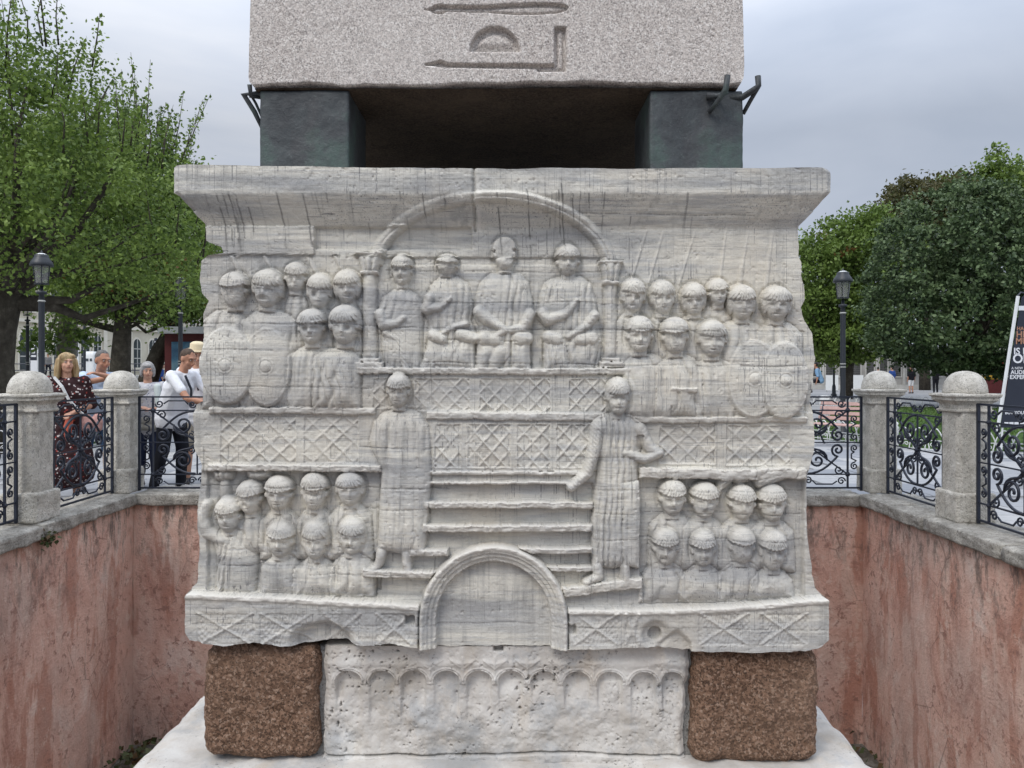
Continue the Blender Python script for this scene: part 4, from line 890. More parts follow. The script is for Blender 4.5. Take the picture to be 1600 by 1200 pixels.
# ------------------------------------------------------------ stone posts and wrought-iron rail
def post_prof():
    mb = MB(); root = thing('railing_post', 'x', 'post', (0, 0, .145), 0, 'stone posts of the pit railing')
    def sq(r0, z0, r1, z1, n=8): pass
    p, f = rough_box(-.20, .20, -.20, .20, 0, .27, 20, .012, 7, .025, 1); link('post_base', mesh_from('post_base', p, f, POSTST, True), root)
    # chamfered shaft
    prof = []
    mb = MB(); h = .165; c = .045; ring = [(-h, -h + c), (-h + c, -h), (h - c, -h), (h, -h + c), (h, h - c), (h - c, h), (-h + c, h), (-h, h - c)]
    v = []; f = []; zs = [.262, .30] + [.30 + .08 * k for k in range(1, 9)] + [.985]
    for z in zs:
        for x, y in ring:
            w = 1 + .03 * float(fbm(z * 9 + x, y * 7, 3, 3)); v.append((x * w, y * w, z))
    for k in range(len(zs) - 1):
        for j in range(8): f.append((k * 8 + j, k * 8 + (j + 1) % 8, (k + 1) * 8 + (j + 1) % 8, (k + 1) * 8 + j))
    MB().add(v, f).build('post_shaft', POSTST, root)
    v = []; f = []; pr = [(.168, .975), (.185, .985), (.186, .998), (.172, 1.005), (.170, 1.045), (.182, 1.06), (.205, 1.075), (.222, 1.085), (.224, 1.108), (.236, 1.115), (.243, 1.125), (.240, 1.140), (.17, 1.148)]
    for r0, z in pr:
        for k in range(16):
            s_ = k // 4; t_ = (k % 4) / 4; P4 = [(-1, -1), (1, -1), (1, 1), (-1, 1)]; a, b = P4[s_], P4[(s_ + 1) % 4]
            x, y = a[0] + (b[0] - a[0]) * t_, a[1] + (b[1] - a[1]) * t_; w = 1 + .045 * float(fbm(z * 30 + x * 3, y * 3 + z * 9, 3, 4)); v.append((x * r0 * w, y * r0 * w, z))
    for k in range(len(pr) - 1):
        for j in range(16): f.append((k * 16 + j, k * 16 + (j + 1) % 16, (k + 1) * 16 + (j + 1) % 16, (k + 1) * 16 + j))
    f.append(tuple((len(pr) - 1) * 16 + j for j in range(16)))
    MB().add(v, f).build('post_cap', POSTST, root)
    mb = MB(); pr = [(.205, 1.142), (.207, 1.16)] + [(.205 * math.cos(a) ** .8, 1.16 + .185 * math.sin(a)) for a in [i * math.pi / 2 / 9 for i in range(1, 9)]] + [(.02, 1.346)]
    mb.lathe(pr, 20); mb.v = [(x * (1 + .02 * float(fbm(x * 9 + z * 7, y * 9, 2, 2))), y * (1 + .02 * float(fbm(y * 9 + z * 7, x * 9, 2, 3))), z) for x, y, z in mb.v]
    mb.build('post_dome', POSTST, root, True)
    root.scale = (.88, .88, 1); return root
post0 = post_prof(); used = [False]
def put_post(x, y, label):
    if not used[0]: post0.location = (x, y, .145); post0['label'] = label; used[0] = True; return post0
    return dup(post0, (x, y, .145), 0, label)
PXL, PXR, PYB = -4.34, 4.08, 8.55
sp_ = 1.62
def spiral(cx, cz, r0, a0, turns, r1=.006, n=22, sgn=1):
    return [(cx + (r0 + (r1 - r0) * k / n) * math.cos(a0 + sgn * turns * 2 * math.pi * k / n), 0, cz + (r0 + (r1 - r0) * k / n) * math.sin(a0 + sgn * turns * 2 * math.pi * k / n)) for k in range(n + 1)]
def bez(p0, p1, p2, p3, n=12):
    o = []
    for k in range(n + 1):
        t = k / n; a = (1 - t) ** 3; b = 3 * t * (1 - t) ** 2; c = 3 * t * t * (1 - t); d = t ** 3
        o.append((a * p0[0] + b * p1[0] + c * p2[0] + d * p3[0], 0, a * p0[1] + b * p1[1] + c * p2[1] + d * p3[1]))
    return o
def make_panel(w, hh=1.05):
    """A wrought-iron railing panel of width w: frame, inner lines, crossed bars, paired C and S scrolls."""
    root = thing('iron_railing', 'x', 'railing', (0, 0, 0), 0, 'wrought-iron railings round the pit')
    W = w / 2; z0, z1 = .04, hh; m = .15; r = .013
    for x in (-W, W): MB().box(x - .012, x + .012, -.012, .012, z0 - .03, z1 + .005).build('upright', IRON, root)
    for x in (-W + m, W - m): MB().box(x - .009, x + .009, -.009, .009, z0, z1).build('upright', IRON, root)
    for z in (z0, z1): MB().box(-W, W, -.010, .010, z - .009, z + .009).build('rail', IRON, root)
    for z in (z0 + m, z1 - m): MB().box(-W, W, -.007, .007, z - .007, z + .007).build('rail', IRON, root)
    zc = (z0 + z1) / 2
    MB().box(-W, W, -.006, .006, zc - .006, zc + .006).build('rail', IRON, root); MB().box(-.007, .007, -.007, .007, z0 + m, z1 - m).build('upright', IRON, root)
    xi, zi = W - m, (z1 - z0) / 2 - m
    for sg in (-1, 1): MB().tube([(-xi, .0, zc - sg * zi), (0, .006 * sg, zc), (xi, 0, zc + sg * zi)], .011, 4).build('cross_bar', IRON, root)
    # rosette in the middle and at the corners
    mb = MB(); mb.lathe([(.012, -.03), (.032, -.012), (.032, .012), (.012, .03)], 8)
    for k in range(4):
        a = k * math.pi / 2 + math.pi / 4; mb.lathe([(.008, -.014), (.018, 0), (.008, .014)], 6, (math.cos(a) * .045, math.sin(a) * .045, 0))
    mb.v = [(x, z, y + zc) for x, y, z in mb.v]; mb.build('rosette', IRON, root)
    for sx in (-1, 1):
        for sz in (-1, 1):
            mb = MB(); mb.lathe([(.01, -.02), (.03, 0), (.01, .02)], 8); mb.v = [(x + sx * xi, z, y + zc + sz * zi) for x, y, z in mb.v]; mb.build('rosette', IRON, root)
    def scroll(pts, rad=r): MB().tube(pts, rad, 5).build('scroll', IRON, root, True)
    A = xi * .52; B = zi * .55
    for sx in (-1, 1):
        for sz in (-1, 1):
            # big S scrolls springing from the centre
            cx, cz = sx * A * .62, zc + sz * B * 1.02; R0 = .105
            sp1 = spiral(cx, cz, R0, math.pi / 2 * (1 - sz) + 0, 1.6, .012, 26, sx * sz) if False else spiral(cx, cz, R0, 0 if sx > 0 else math.pi, 1.55, .014, 26, -sx * sz)
            st = sp1[0]
            scroll(bez((0, zc), (sx * .02, zc + sz * .12), (st[0] + 0, zc + sz * .02), (st[0], st[2]), 8)[:-1] + sp1)
            cx2, cz2 = sx * (xi - .11), zc + sz * B * .42; sp2 = spiral(cx2, cz2, .075, math.pi / 2 * sz, 1.5, .012, 22, sx * sz)
            st = sp2[0]; scroll(bez((sx * .02, zc + sz * zi * .98), (sx * A * .9, zc + sz * zi * 1.0), (sx * A * 1.3, st[2] + sz * .03), (st[0], st[2]), 8)[:-1] + sp2)
            sp3 = spiral(sx * .065, zc + sz * .085, .042, math.pi / 2 * sz, 1.3, .008, 14, sx * sz); scroll(sp3, .008)
            # side band: small scrolls joined by a stepped bar
            for q in (0, 1):
                zz = zc + sz * (zi * (.18 if q == 0 else .74)); sp4 = spiral(sx * (W - m / 2), zz, .042, (math.pi / 2) * sz * (1 if q == 0 else -1), 1.4, .008, 16, sx * sz * (1 if q == 0 else -1)); scroll(sp4, .0088)
            scroll([(sx * (W - m * .5), 0, zc + sz * (zi * .18 + .042)), (sx * (W - m * .72), 0, zc + sz * zi * .36), (sx * (W - m * .72), 0, zc + sz * zi * .5), (sx * (W - m * .35), 0, zc + sz * zi * .58), (sx * (W - m * .5), 0, zc + sz * (zi * .74 - .042))], .0088)
            # top and bottom band
            sp5 = spiral(sx * .055, zc + sz * (zi + m * .45), .044, 0 if sx < 0 else math.pi, 1.4, .008, 16, sx * sz); scroll(sp5, .0088)
            sp6 = spiral(sx * (xi - .07), zc + sz * (zi + m * .5), .046, 0 if sx > 0 else math.pi, 1.4, .008, 16, -sx * sz); scroll(sp6, .0088)
            scroll([(sx * .10, 0, zc + sz * (zi + m * .45)), (sx * .14, 0, zc + sz * (zi + m * .72)), (sx * (xi - .17), 0, zc + sz * (zi + m * .72)), (sx * (xi - .12), 0, zc + sz * (zi + m * .5))], .0088)
            sp7 = spiral(sx * (xi - .10), zc + sz * (zi * .86), .052, math.pi * (0 if sx > 0 else 1), 1.4, .008, 18, sx * sz); scroll(sp7, .0088)
    return root
def panel_between(proto, a, b, label, first=False):
    c = (Vector(a) + Vector(b)) / 2; ang = math.atan2(b[1] - a[1], b[0] - a[0])
    if first: proto.location = (c.x, c.y, .15); proto.rotation_euler = (0, 0, ang); proto['label'] = label; return proto
    return dup(proto, (c.x, c.y, .15), ang, label)
PW = sp_ - .40
panel = make_panel(PW); fst = True
names = ('corner', 'second', 'third', 'fourth', 'fifth', 'sixth', 'seventh')
for side, X in (('left', PXL), ('right', PXR)):
    for k in range(5):
        y = PYB - sp_ * k
        lab = {0: f'domed limestone post at the far {side} corner of the pit railing', 1: f'domed limestone post on the {side} side, next nearer than the corner post'}.get(k, f'domed limestone post on the {side} side outside the picture, number {names[k]} from the corner')
        if k < 3: put_post(X, y, lab)
        if k < 3:
            panel_between(panel, (X, y - sp_ + .20), (X, y - .20), {0: f'dark scrolled iron railing between the two visible posts on the {side} side', 1: f'dark scrolled iron railing cut by the {side} edge of the picture', 2: f'dark scrolled iron railing on the {side} side beyond the picture edge'}[k], fst); fst = False
nb = 5; wb = (PXR - PXL) / nb
bp = make_panel(wb - .40); 
for k in range(nb):
    x = PXL + wb * k
    lab = {0: 'dark scrolled iron railing behind the pit, in front of the man in a white shirt', nb - 1: 'dark scrolled iron railing behind the pit, with the pink bench behind it'}.get(k, f'dark scrolled iron railing hidden behind the {"left" if k < 2 else "right"} half of the carved pedestal')
    if k in (0, 1, 3, 4): panel_between(bp, (x + .20, PYB), (x + wb - .20, PYB), lab, k == 0)
# ------------------------------------------------------------ vegetation
def leaf_mat(name, cols, dry=(.16, .06, .02), tr=.35):
    m = Mat(name, .55, .35); t = m.t
    c = m.ramp(m.island(), [(i / (len(cols) - 1), c) for i, c in enumerate(cols)])
    c = m.mix(m.rng(m.noise(1.1, 4, .6), .42, .66, 0, .5), c, tuple(x * 1.5 for x in cols[-1]))
    c = m.mix(m.attr('dry'), c, dry)
    m.col(c); tl = m.N('ShaderNodeBsdfTranslucent'); m.L(c, tl.inputs[0]); mx = m.N('ShaderNodeMixShader'); mx.inputs[0].default_value = tr
    out = t.nodes['Material Output']; m.L(m.b.outputs[0], mx.inputs[1]); m.L(tl.outputs[0], mx.inputs[2]); m.L(mx.outputs[0], out.inputs[0]); return m.m
PLANE_L = leaf_mat('plane_leaves', [(.045, .082, .018), (.08, .135, .026), (.125, .195, .038), (.20, .275, .06)])
DARK_L = leaf_mat('evergreen_leaves', [(.016, .032, .015), (.034, .062, .026), (.065, .105, .042), (.125, .175, .075)], tr=.2)
MID_L = leaf_mat('chestnut_leaves', [(.055, .09, .018), (.10, .16, .03), (.16, .23, .05)])
BROWN_L = leaf_mat('dry_chestnut_leaves', [(.045, .055, .018), (.075, .075, .028), (.10, .09, .035)])
BARK = Mat('bark', .9, .15); BARK.col(BARK.ramp(BARK.noise(6, 6, .7), [(.3, (.035, .030, .024)), (.55, (.075, .066, .052)), (.75, (.14, .125, .10))])); BARK.bump(BARK.noise(1, 5, .7, BARK.map((14, 14, 3))), .8, .03); BARK = BARK.m
PBARK = Mat('pale_plane_bark', .9, .15); PBARK.col(PBARK.ramp(PBARK.noise(5, 5, .7), [(.35, (.12, .115, .09)), (.55, (.22, .21, .17)), (.7, (.33, .32, .27))])); PBARK.bump(PBARK.noise(12, 5), .4, .02); PBARK = PBARK.m
def leaves_mesh(name, C, size, mat, g, dry=None, up=.4):
    n = len(C); a = g.normal(size=(n, 3)); a[:, 2] += up; nrm = a / np.linalg.norm(a, axis=1, keepdims=True)
    b = g.normal(size=(n, 3)); t = np.cross(nrm, b); t /= np.linalg.norm(t, axis=1, keepdims=True); b = np.cross(nrm, t)
    s = size * g.uniform(.55, 1.25, (n, 1))
    V = np.stack([C - t * s, C - b * s * .62 + nrm * s * .12, C + t * s, C + b * s * .62 + nrm * s * .12], 1).reshape(-1, 3)
    me = bpy.data.meshes.new(name); me.vertices.add(4 * n); me.vertices.foreach_set('co', V.reshape(-1)); me.loops.add(4 * n)
    me.loops.foreach_set('vertex_index', np.arange(4 * n, dtype=np.int32)); me.polygons.add(n)
    me.polygons.foreach_set('loop_start', np.arange(0, 4 * n, 4, dtype=np.int32)); me.polygons.foreach_set('loop_total', np.full(n, 4, np.int32))
    me.materials.append(mat); me.update(calc_edges=True)
    if dry is not None:
        at_ = me.attributes.new('dry', 'FLOAT', 'POINT'); at_.data.foreach_set('value', np.repeat(dry, 4).astype(np.float32))
    return me
def tree(name, label, loc, trunk, lobes, n_clump, per, clump_r, leaf, lmat, bark, seed, shoots=0, shoot_len=1.5, limbs=14, group=None, dryp=.0, shell=.55):
    """trunk: list of (x, y, z, r); lobes: (x, y, z, rx, ry, rz) in the tree's own frame."""
    g = np.random.default_rng(seed); root = thing(name, label, 'tree', loc, 0, group)
    mb = MB(); mb.tube([t[:3] for t in trunk], [t[3] for t in trunk], 12); mb.build('trunk', bark, root, True)
    w = np.array([l[3] * l[4] * l[5] for l in lobes]) ** .67; w /= w.sum(); cs = []
    for k in range(n_clump):
        l = lobes[g.choice(len(lobes), p=w)]; d = g.normal(size=3); d /= np.linalg.norm(d)
        rr = shell + (1 - shell) * g.random() if g.random() < .8 else g.random() ** .5
        bump = 1 + .16 * float(fbm(math.atan2(d[1], d[0]) * 1.6 + seed, d[2] * 2.3, 3, seed % 7))
        cs.append(np.array(l[:3]) + d * rr * bump * np.array(l[3:]))
    cs = np.array(cs); tw = MB(); L_ = []; D_ = []
    for c in cs:
        m = int(per * g.uniform(.5, 1.5)); q = g.normal(size=(m, 3)) * clump_r * g.uniform(.6, 1.3) * np.array([1, 1, .62]); L_.append(c + q); D_.append(np.full(m, .85 if g.random() < dryp else 0))
    for k in range(shoots):
        l = lobes[g.choice(len(lobes), p=w)]; a = g.uniform(0, 6.28); e = g.uniform(.35, 1.0)
        d = np.array([math.cos(a) * math.cos(e * 1.57), math.sin(a) * math.cos(e * 1.57), math.sin(e * 1.57)])
        b = np.array(l[:3]) + d * np.array(l[3:]) * .8; ln = shoot_len * g.uniform(.6, 1.3); dr = np.array([d[0] * .35, d[1] * .35, 1.0]) + g.normal(size=3) * .12
        tip = b + dr * ln; tw.tube([b, b + dr * ln * .5 + g.normal(size=3) * .04, tip], [.018, .012, .004], 4)
        m = int(per * 1.0); t_ = g.random(m)[:, None]; L_.append(b + dr * ln * t_ * .97 + g.normal(size=(m, 3)) * (.16 * (1.15 - t_)) * (clump_r / .3)); D_.append(np.zeros(m))
    top = Vector(trunk[-1][:3]); tv = [Vector(t[:3]) for t in trunk]
    order = g.permutation(len(cs))[:limbs * 3]
    for k, ci in enumerate(order):
        c = Vector(cs[ci]); st = tv[-1] if k % 3 else tv[-2] + (tv[-1] - tv[-2]) * .6; v = c - st; r0 = trunk[-1][3] * (.62 if k < limbs else .25)
        mid = st + v * .5 + Vector((0, 0, -.06 * v.length)) + Vector(g.normal(size=3) * .07 * v.length)
        q = [st, st.lerp(mid, .55) + Vector(g.normal(size=3) * .03 * v.length), mid, mid.lerp(c, .55) + Vector(g.normal(size=3) * .03 * v.length), c]
        tw.tube(q, [r0, r0 * .7, r0 * .45, r0 * .26, .012], 6)
    o = tw.build('limbs', bark, root, True)
    C = np.concatenate(L_); link('crown', leaves_mesh('crown', C, leaf, lmat, g, np.concatenate(D_)), root); return root
def gp(x, Y): return (px(x, Y), Y, 0)
# left of the pit
tree('plane_tree', 'large plane tree with a thick dark trunk at the left edge, behind the nearest lamp', gp(-22, 14), [(0, 0, -.1, .62), (.05, 0, .8, .46), (0, 0, 1.6, .44), (.15, 0, 2.3, .36), (.4, 0, 3.0, .26)],
     [(0, 0, 5.2, 2.6, 2.4, 2.2), (2.3, -.2, 4.3, 1.9, 2.0, 1.5), (-2.2, 0, 5.2, 2.4, 2.2, 2.0), (.8, .2, 6.4, 1.6, 1.8, 1.4), (3.1, .4, 3.3, 1.0, 1.2, .7), (-.3, -1.2, 3.5, 1.6, 1.0, .7)], 620, 72, .27, .044, PLANE_L, BARK, 3, 60, 1.2, 12, 'trees left of the pit', .015)
tree('plane_tree', 'tall tree with upright leafy shoots and dark trunk behind the man in light blue', gp(188, 21), [(0, 0, -.1, .34), (0, 0, 1.6, .26), (.1, 0, 3.2, .2)],
     [(.1, 0, 5.6, 2.3, 2.2, 2.3), (1.3, 0, 4.2, 1.6, 1.9, 1.5), (-1.8, .3, 6.0, 1.8, 1.9, 2.2), (-.8, 0, 3.6, 1.6, 1.6, .9), (1.0, .2, 6.6, 1.1, 1.3, 1.0)], 560, 62, .33, .057, PLANE_L, BARK, 5, 110, 1.7, 12, 'trees left of the pit', .02)
tree('leaning_tree', 'far tree with a thick leaning trunk left of the tour kiosk, behind the older woman', gp(236, 27), [(-.4, 0, -.1, .42), (-.15, 0, 1.0, .34), (.3, 0, 2.2, .27), (.9, 0, 3.2, .2)],
     [(1.2, 0, 5.4, 2.4, 2.4, 2.0), (-.8, 0, 4.8, 2.2, 2.2, 1.6), (2.0, 0, 3.9, 1.2, 1.5, .9), (-.5, 0, 7.2, 1.5, 1.8, 1.6)], 460, 44, .38, .10, PLANE_L, BARK, 8, 40, 1.6, 10, 'trees left of the pit', .01)
tree('pale_plane_tree', 'pale-barked plane tree with a few low leaf tufts in front of the cream building', gp(103, 31), [(0, 0, -.1, .48), (0, 0, 1.8, .38), (.1, 0, 3.6, .34), (.25, 0, 5.2, .28)],
     [(.3, 0, 7.8, 2.8, 2.4, 2.4), (0, -.6, 2.7, 1.3, .7, .55), (1.0, 0, 5.4, 2.2, 2, 1.0)], 330, 40, .36, .12, PLANE_L, PBARK, 9, 20, 1.5, 9, 'trees left of the pit')
tree('plane_tree', 'green tree far left beyond the big trunk, filling the gap under its crown', gp(-90, 26), [(0, 0, -.1, .4), (0, 0, 3, .3)],
     [(0, 0, 6.0, 3.4, 2.4, 3.0), (3.0, 0, 7.0, 2.4, 2.2, 2.2)], 420, 40, .4, .12, PLANE_L, BARK, 10, 40, 2.0, 9, 'trees left of the pit')
# right of the pit
tree('evergreen_oak', 'dense round dark evergreen tree on a short trunk behind the right posts', gp(1512, 30), [(0, 0, -.1, .42), (.0, 0, .9, .34), (.05, 0, 2.0, .32)],
     [(-.15, 0, 5.0, 3.75, 3.6, 3.75), (-.8, -.5, 3.2, 3.1, 2.9, 1.9), (1.5, 0, 4.6, 3.0, 3.2, 3.4), (.6, 0, 6.4, 2.8, 2.8, 2.2)], 1500, 50, .19, .085, DARK_L, BARK, 12, 0, 1, 8, 'trees right of the pit', .0, .90)
tree('chestnut_tree', 'mid green chestnut tree rising behind the right lamp post', gp(1322, 40), [(0, 0, -.1, .34), (.1, 0, 1.6, .26), (.4, 0, 3.0, .22)],
     [(.2, 0, 6.0, 3.0, 2.8, 3.6), (-1.7, 0, 5.4, 2.2, 2.2, 3.2), (1.4, 0, 7.4, 2.2, 2.4, 2.6), (-.2, 0, 3.2, 2.6, 2.2, 1.4)], 900, 46, .32, .11, MID_L, BARK, 13, 0, 1, 10, 'trees right of the pit', .01, .75)
tree('chestnut_tree', 'brownish green chestnut tree behind the top of the dark evergreen', gp(1445, 57), [(0, 0, -.1, .4), (0, 0, 4, .3)],
     [(-.9, 0, 12.2, 3.1, 2.8, 3.5), (-2.9, 0, 10.4, 2.3, 2.2, 3.0), (1.6, 0, 12.6, 3.2, 2.8, 3.2)], 520, 46, .4, .15, BROWN_L, BARK, 14, 0, 1, 8, 'trees right of the pit', .0, .75)
tree('plane_tree', 'tall loose plane tree whose top shows over the dark evergreen', gp(1535, 62), [(0, 0, -.1, .5), (0, 0, 8, .3)],
     [(-1.8, 0, 16.0, 1.3, 1.5, 1.5), (1.0, 0, 16.9, 1.2, 1.5, 1.9), (3.2, 0, 16.3, 1.6, 1.6, 1.7), (0, 0, 13.8, 4.0, 3, 2.0)], 330, 44, .5, .17, PLANE_L, BARK, 15, 14, 1.4, 12, 'trees right of the pit')
tree('chestnut_tree', 'green tree beyond the right edge of the evergreen', gp(1700, 42), [(0, 0, -.1, .4), (0, 0, 3, .3)], [(0, 0, 6.5, 3.4, 3, 4.0)], 420, 40, .4, .15, MID_L, BARK, 16, 0, 1, 8, 'trees right of the pit', .0, .8)
# a far belt that closes the view behind everything
g_ = np.random.default_rng(44); C_ = []
for xa, Y, h in ((-260, 95, 11), (-60, 100, 13), (120, 98, 12), (300, 96, 11), (480, 100, 12), (660, 104, 13), (840, 100, 12), (1020, 104, 13), (1180, 96, 11), (1300, 92, 11), (1640, 90, 12), (1830, 92, 12)):
    for _ in range(200):
        d = g_.normal(size=3); d /= np.linalg.norm(d); c = np.array(gp(xa, Y)) + np.array((0, 0, h * .52)) + d * np.array((8.5, 3, h * .48)) * (.7 + .3 * g_.random()); C_.append(c + g_.normal(size=(30, 3)) * .8)
tag(link('far_wood', leaves_mesh('far_wood', np.concatenate(C_), .36, MID_L, g_)), 'far belt of trees closing the horizon behind the square', 'trees', kind='stuff')

# ------------------------------------------------------------ lawns with white hoop fences
GRASS = leaf_mat('grass_blades', [(.05, .09, .02), (.075, .13, .028), (.10, .16, .04)], tr=.2)
LAWN = flat('lawn_soil', (.045, .085, .022), .95, .1, 0, .3, 3)
WHITE_I = flat('white_painted_iron', (.74, .74, .72), .5, .4, 0, .06, 10)
def lawn(name, pts, z=.03):
    o = link(name, mesh_from(name, [(x, y, z) for x, y in pts] + [(x, y, -.05) for x, y in pts], [tuple(range(len(pts)))] + [(i, len(pts) + i, len(pts) + (i + 1) % len(pts), (i + 1) % len(pts)) for i in range(len(pts))], LAWN)); tag(o, kind='structure')
    xs = [p[0] for p in pts]; ys = [p[1] for p in pts]; g = np.random.default_rng(2); N = 9000
    x = g.uniform(min(xs), max(xs), N * 3); y = min(ys) + (max(ys) - min(ys)) * g.random(N * 3) ** 1.6; ins = np.zeros(len(x), bool)
    for i in range(len(pts)):
        (ax, ay), (bx, by) = pts[i], pts[(i + 1) % len(pts)]; c = ((ay > y) != (by > y)) & (x < (bx - ax) * (y - ay) / (by - ay + 1e-12) + ax); ins ^= c
    x, y = x[ins][:N], y[ins][:N]; n = len(x); a = g.uniform(0, 6.28, n); h = g.uniform(.03, .08, n); w = .012 + .001 * y
    V = np.stack([np.stack([x - np.cos(a) * w, y - np.sin(a) * w, np.full(n, z)], -1), np.stack([x + np.cos(a) * w, y + np.sin(a) * w, np.full(n, z)], -1), np.stack([x + g.normal(size=n) * .02, y + g.normal(size=n) * .02, z + h], -1)], 1).reshape(-1, 3)
    me = bpy.data.meshes.new('grass'); me.vertices.add(3 * n); me.vertices.foreach_set('co', V.reshape(-1)); me.loops.add(3 * n); me.loops.foreach_set('vertex_index', np.arange(3 * n, dtype=np.int32)); me.polygons.add(n)
    me.polygons.foreach_set('loop_start', np.arange(0, 3 * n, 3, dtype=np.int32)); me.polygons.foreach_set('loop_total', np.full(n, 3, np.int32)); me.materials.append(GRASS); me.update(calc_edges=True)
    tag(link('grass', me), 'short green grass blades of the lawn', 'grass', kind='stuff')
lawn('lawn', [(px(1225, 17.5), 17.5), (px(1400, 14.6), 14.6), (px(1800, 13.2), 13.2), (px(1900, 29), 29), (px(1330, 31), 31)])
lawn('lawn', [(px(-260, 13.5), 13.5), (px(60, 13.8), 13.8), (px(175, 15.5), 15.5), (px(210, 18.5), 18.5), (px(150, 25), 25), (px(-200, 25), 25)])
def hoop_mesh(w=.34, h=.44):
    mb = MB(); pts = [(-w / 2 + w * k / 12, 0, .10 + (h - .10) * math.sin(math.pi * k / 12) ** .75) for k in range(13)]; mb.tube([(-w / 2, 0, .02)] + pts + [(w / 2, 0, .02)], .011, 5); return mb.mesh('hoop', WHITE_I, True)
def scroll_mesh():
    mb = MB(); mb.tube(spiral(-.05, .14, .045, -.4, 1.2, .01, 10), .009, 4); mb.tube(spiral(.05, .14, .045, math.pi + .4, 1.2, .01, 10, -1), .009, 4); return mb.mesh('scroll_ornament', WHITE_I, True)
HM, SM = hoop_mesh(), scroll_mesh()
def hoop_fence(pts, label, det=True):
    root = thing('white_hoop_fence', label, 'fence', (pts[0][0], pts[0][1], 0), 0, 'white hoop fences round the lawns'); o = Vector((pts[0][0], pts[0][1], 0))
    for (ax, ay), (bx, by) in zip(pts, pts[1:]):
        d = Vector((bx - ax, by - ay, 0)); n = max(1, round(d.length / .26)); ang = math.atan2(d.y, d.x)
        for zz in (.06, .22) if det else (.06,):
            r = MB().tube([Vector((ax, ay, zz)) - o, Vector((bx, by, zz)) - o], .010, 4).build('fence_rail', WHITE_I, root)
        for k in range(n):
            c = Vector((ax, ay, 0)) + d * ((k + .5) / n) - o; link('hoop', HM, root, c + Vector((0, 0, 0)), (0, 0, ang))
            if det: link('scroll_ornament', SM, root, c, (0, 0, ang))
        link('fence_post', MB().lathe([(.045, 0), (.045, .40), (.06, .42), (.03, .46), (.05, .50), (.01, .54)], 8).mesh('fence_post', WHITE_I, True), root, Vector((ax, ay, 0)) - o)
    return root
hoop_fence([(px(1225, 17.3), 17.3), (px(1310, 15.8), 15.8), (px(1400, 14.4), 14.4), (px(1500, 13.6), 13.6), (px(1700, 13.0), 13.0)], 'near white hoop fence along the lawn, behind the right railing')
hoop_fence([(px(1250, 31.5), 31.5), (px(1500, 29.8), 29.8), (px(1640, 28.8), 28.8)], 'far white hoop fence at the back of the right lawn', False)
hoop_fence([(px(-60, 13.3), 13.3), (px(60, 13.6), 13.6), (px(172, 15.3), 15.3), (px(206, 18.3), 18.3)], 'white hoop fence along the left lawn, behind the woman in a floral dress')
# ------------------------------------------------------------ buildings
CREAM = flat('cream_render', (.56, .52, .42), .85, .2, 0, .10, .8); CREAM2 = flat('pale_cream_trim', (.66, .62, .53), .8, .2, 0, .08, 2)
DKGLASS = flat('dark_window_glass', (.05, .06, .065), .15, .5, 0, .3, 2); WINBAR = flat('pale_window_bar', (.45, .45, .42), .6)
DOORM = flat('dark_brown_door', (.06, .03, .022), .6)
def arch_pts(w, h, n=8):
    r = w / 2; return [(-r, 0), (r, 0)] + [(r * math.cos(a), h - r + r * math.sin(a)) for a in [math.pi * k / n for k in range(n + 1)]]
def prism(pts, y0, y1):
    mb = MB(); n = len(pts); v = [(x, y0, z) for x, z in pts] + [(x, y1, z) for x, z in pts]
    return mb.add(v, [tuple(range(n)), tuple(range(2 * n - 1, n - 1, -1))] + [(i, i + n, (i + 1) % n + n, (i + 1) % n) for i in range(n)])
def cream_building():
    a, b = at(8, 0, 56), at(345, 0, 84); d = Vector((b.x - a.x, b.y - a.y, 0)); Ln = d.length; ang = math.atan2(d.y, d.x)
    root = thing('cream_building', 'cream rendered building with tall arched windows behind the left trees', 'building', (a.x, a.y, 1.0), ang)
    MB().box(0, Ln, 0, 12, -1.2, 13.0).build('wall', CREAM, root)
    for z, h, o in ((4.1, .25, .22), (12.7, .5, .5), (.35, .12, .1), (8.0, .2, .18)): MB().box(-.1, Ln + .1, -o, 0, z, z + h).build('cornice_band', CREAM2, root)
    def win(x, w, h, z=.9, dark=DKGLASS, door=False):
        f = prism([(p + x, q + z) for p, q in arch_pts(w + .36, h + .18)], -.07, .02).build('door' if door else 'window', CREAM2, root)
        prism([(p + x, q + z + .02) for p, q in arch_pts(w, h)], -.10, -.04).build('pane', dark, f)
        if not door:
            for k in (.33, .66): MB().box(x - w / 2, x + w / 2, -.125, -.10, z + h * k - .04, z + h * k + .04).build('glazing_bar', WINBAR, f)
            MB().box(x - .04, x + .04, -.13, -.10, z, z + h).build('glazing_bar', WINBAR, f)
            MB().box(x - w / 2 - .25, x + w / 2 + .25, -.22, 0, z - .16, z).build('sill', CREAM2, f)
    def X_of(pxl):                  # distance along the facade of a photo column
        k = (pxl - 800) / FX; t = (k * a.y - a.x) / (d.x - k * d.y); return t * Ln
    for p, w, h in ((44, 1.7, 3.1), (86, .34, 2.7), (132, .9, 2.7), (151, .8, 2.7), (213, .9, 2.6), (237, .9, 2.6), (268, .9, 2.6), (300, .9, 2.6)): win(X_of(p), w, h, .5 if p == 44 else .7)
    win(X_of(187), 1.5, 3.0, .0, DOORM, True)
    for p in (10, 70, 98, 163, 202): MB().box(X_of(p) - .22, X_of(p) + .22, -.14, 0, 0, 4.1).build('pilaster', CREAM2, root)
    for p in (44, 86, 125, 151, 187, 213, 237, 268, 300): win(X_of(p), .9, 2.3, 5.0)
    for p in (44, 86, 125, 151, 187, 213, 237, 268, 300): win(X_of(p), .9, 2.3, 9.0)
    return root
cream_building()
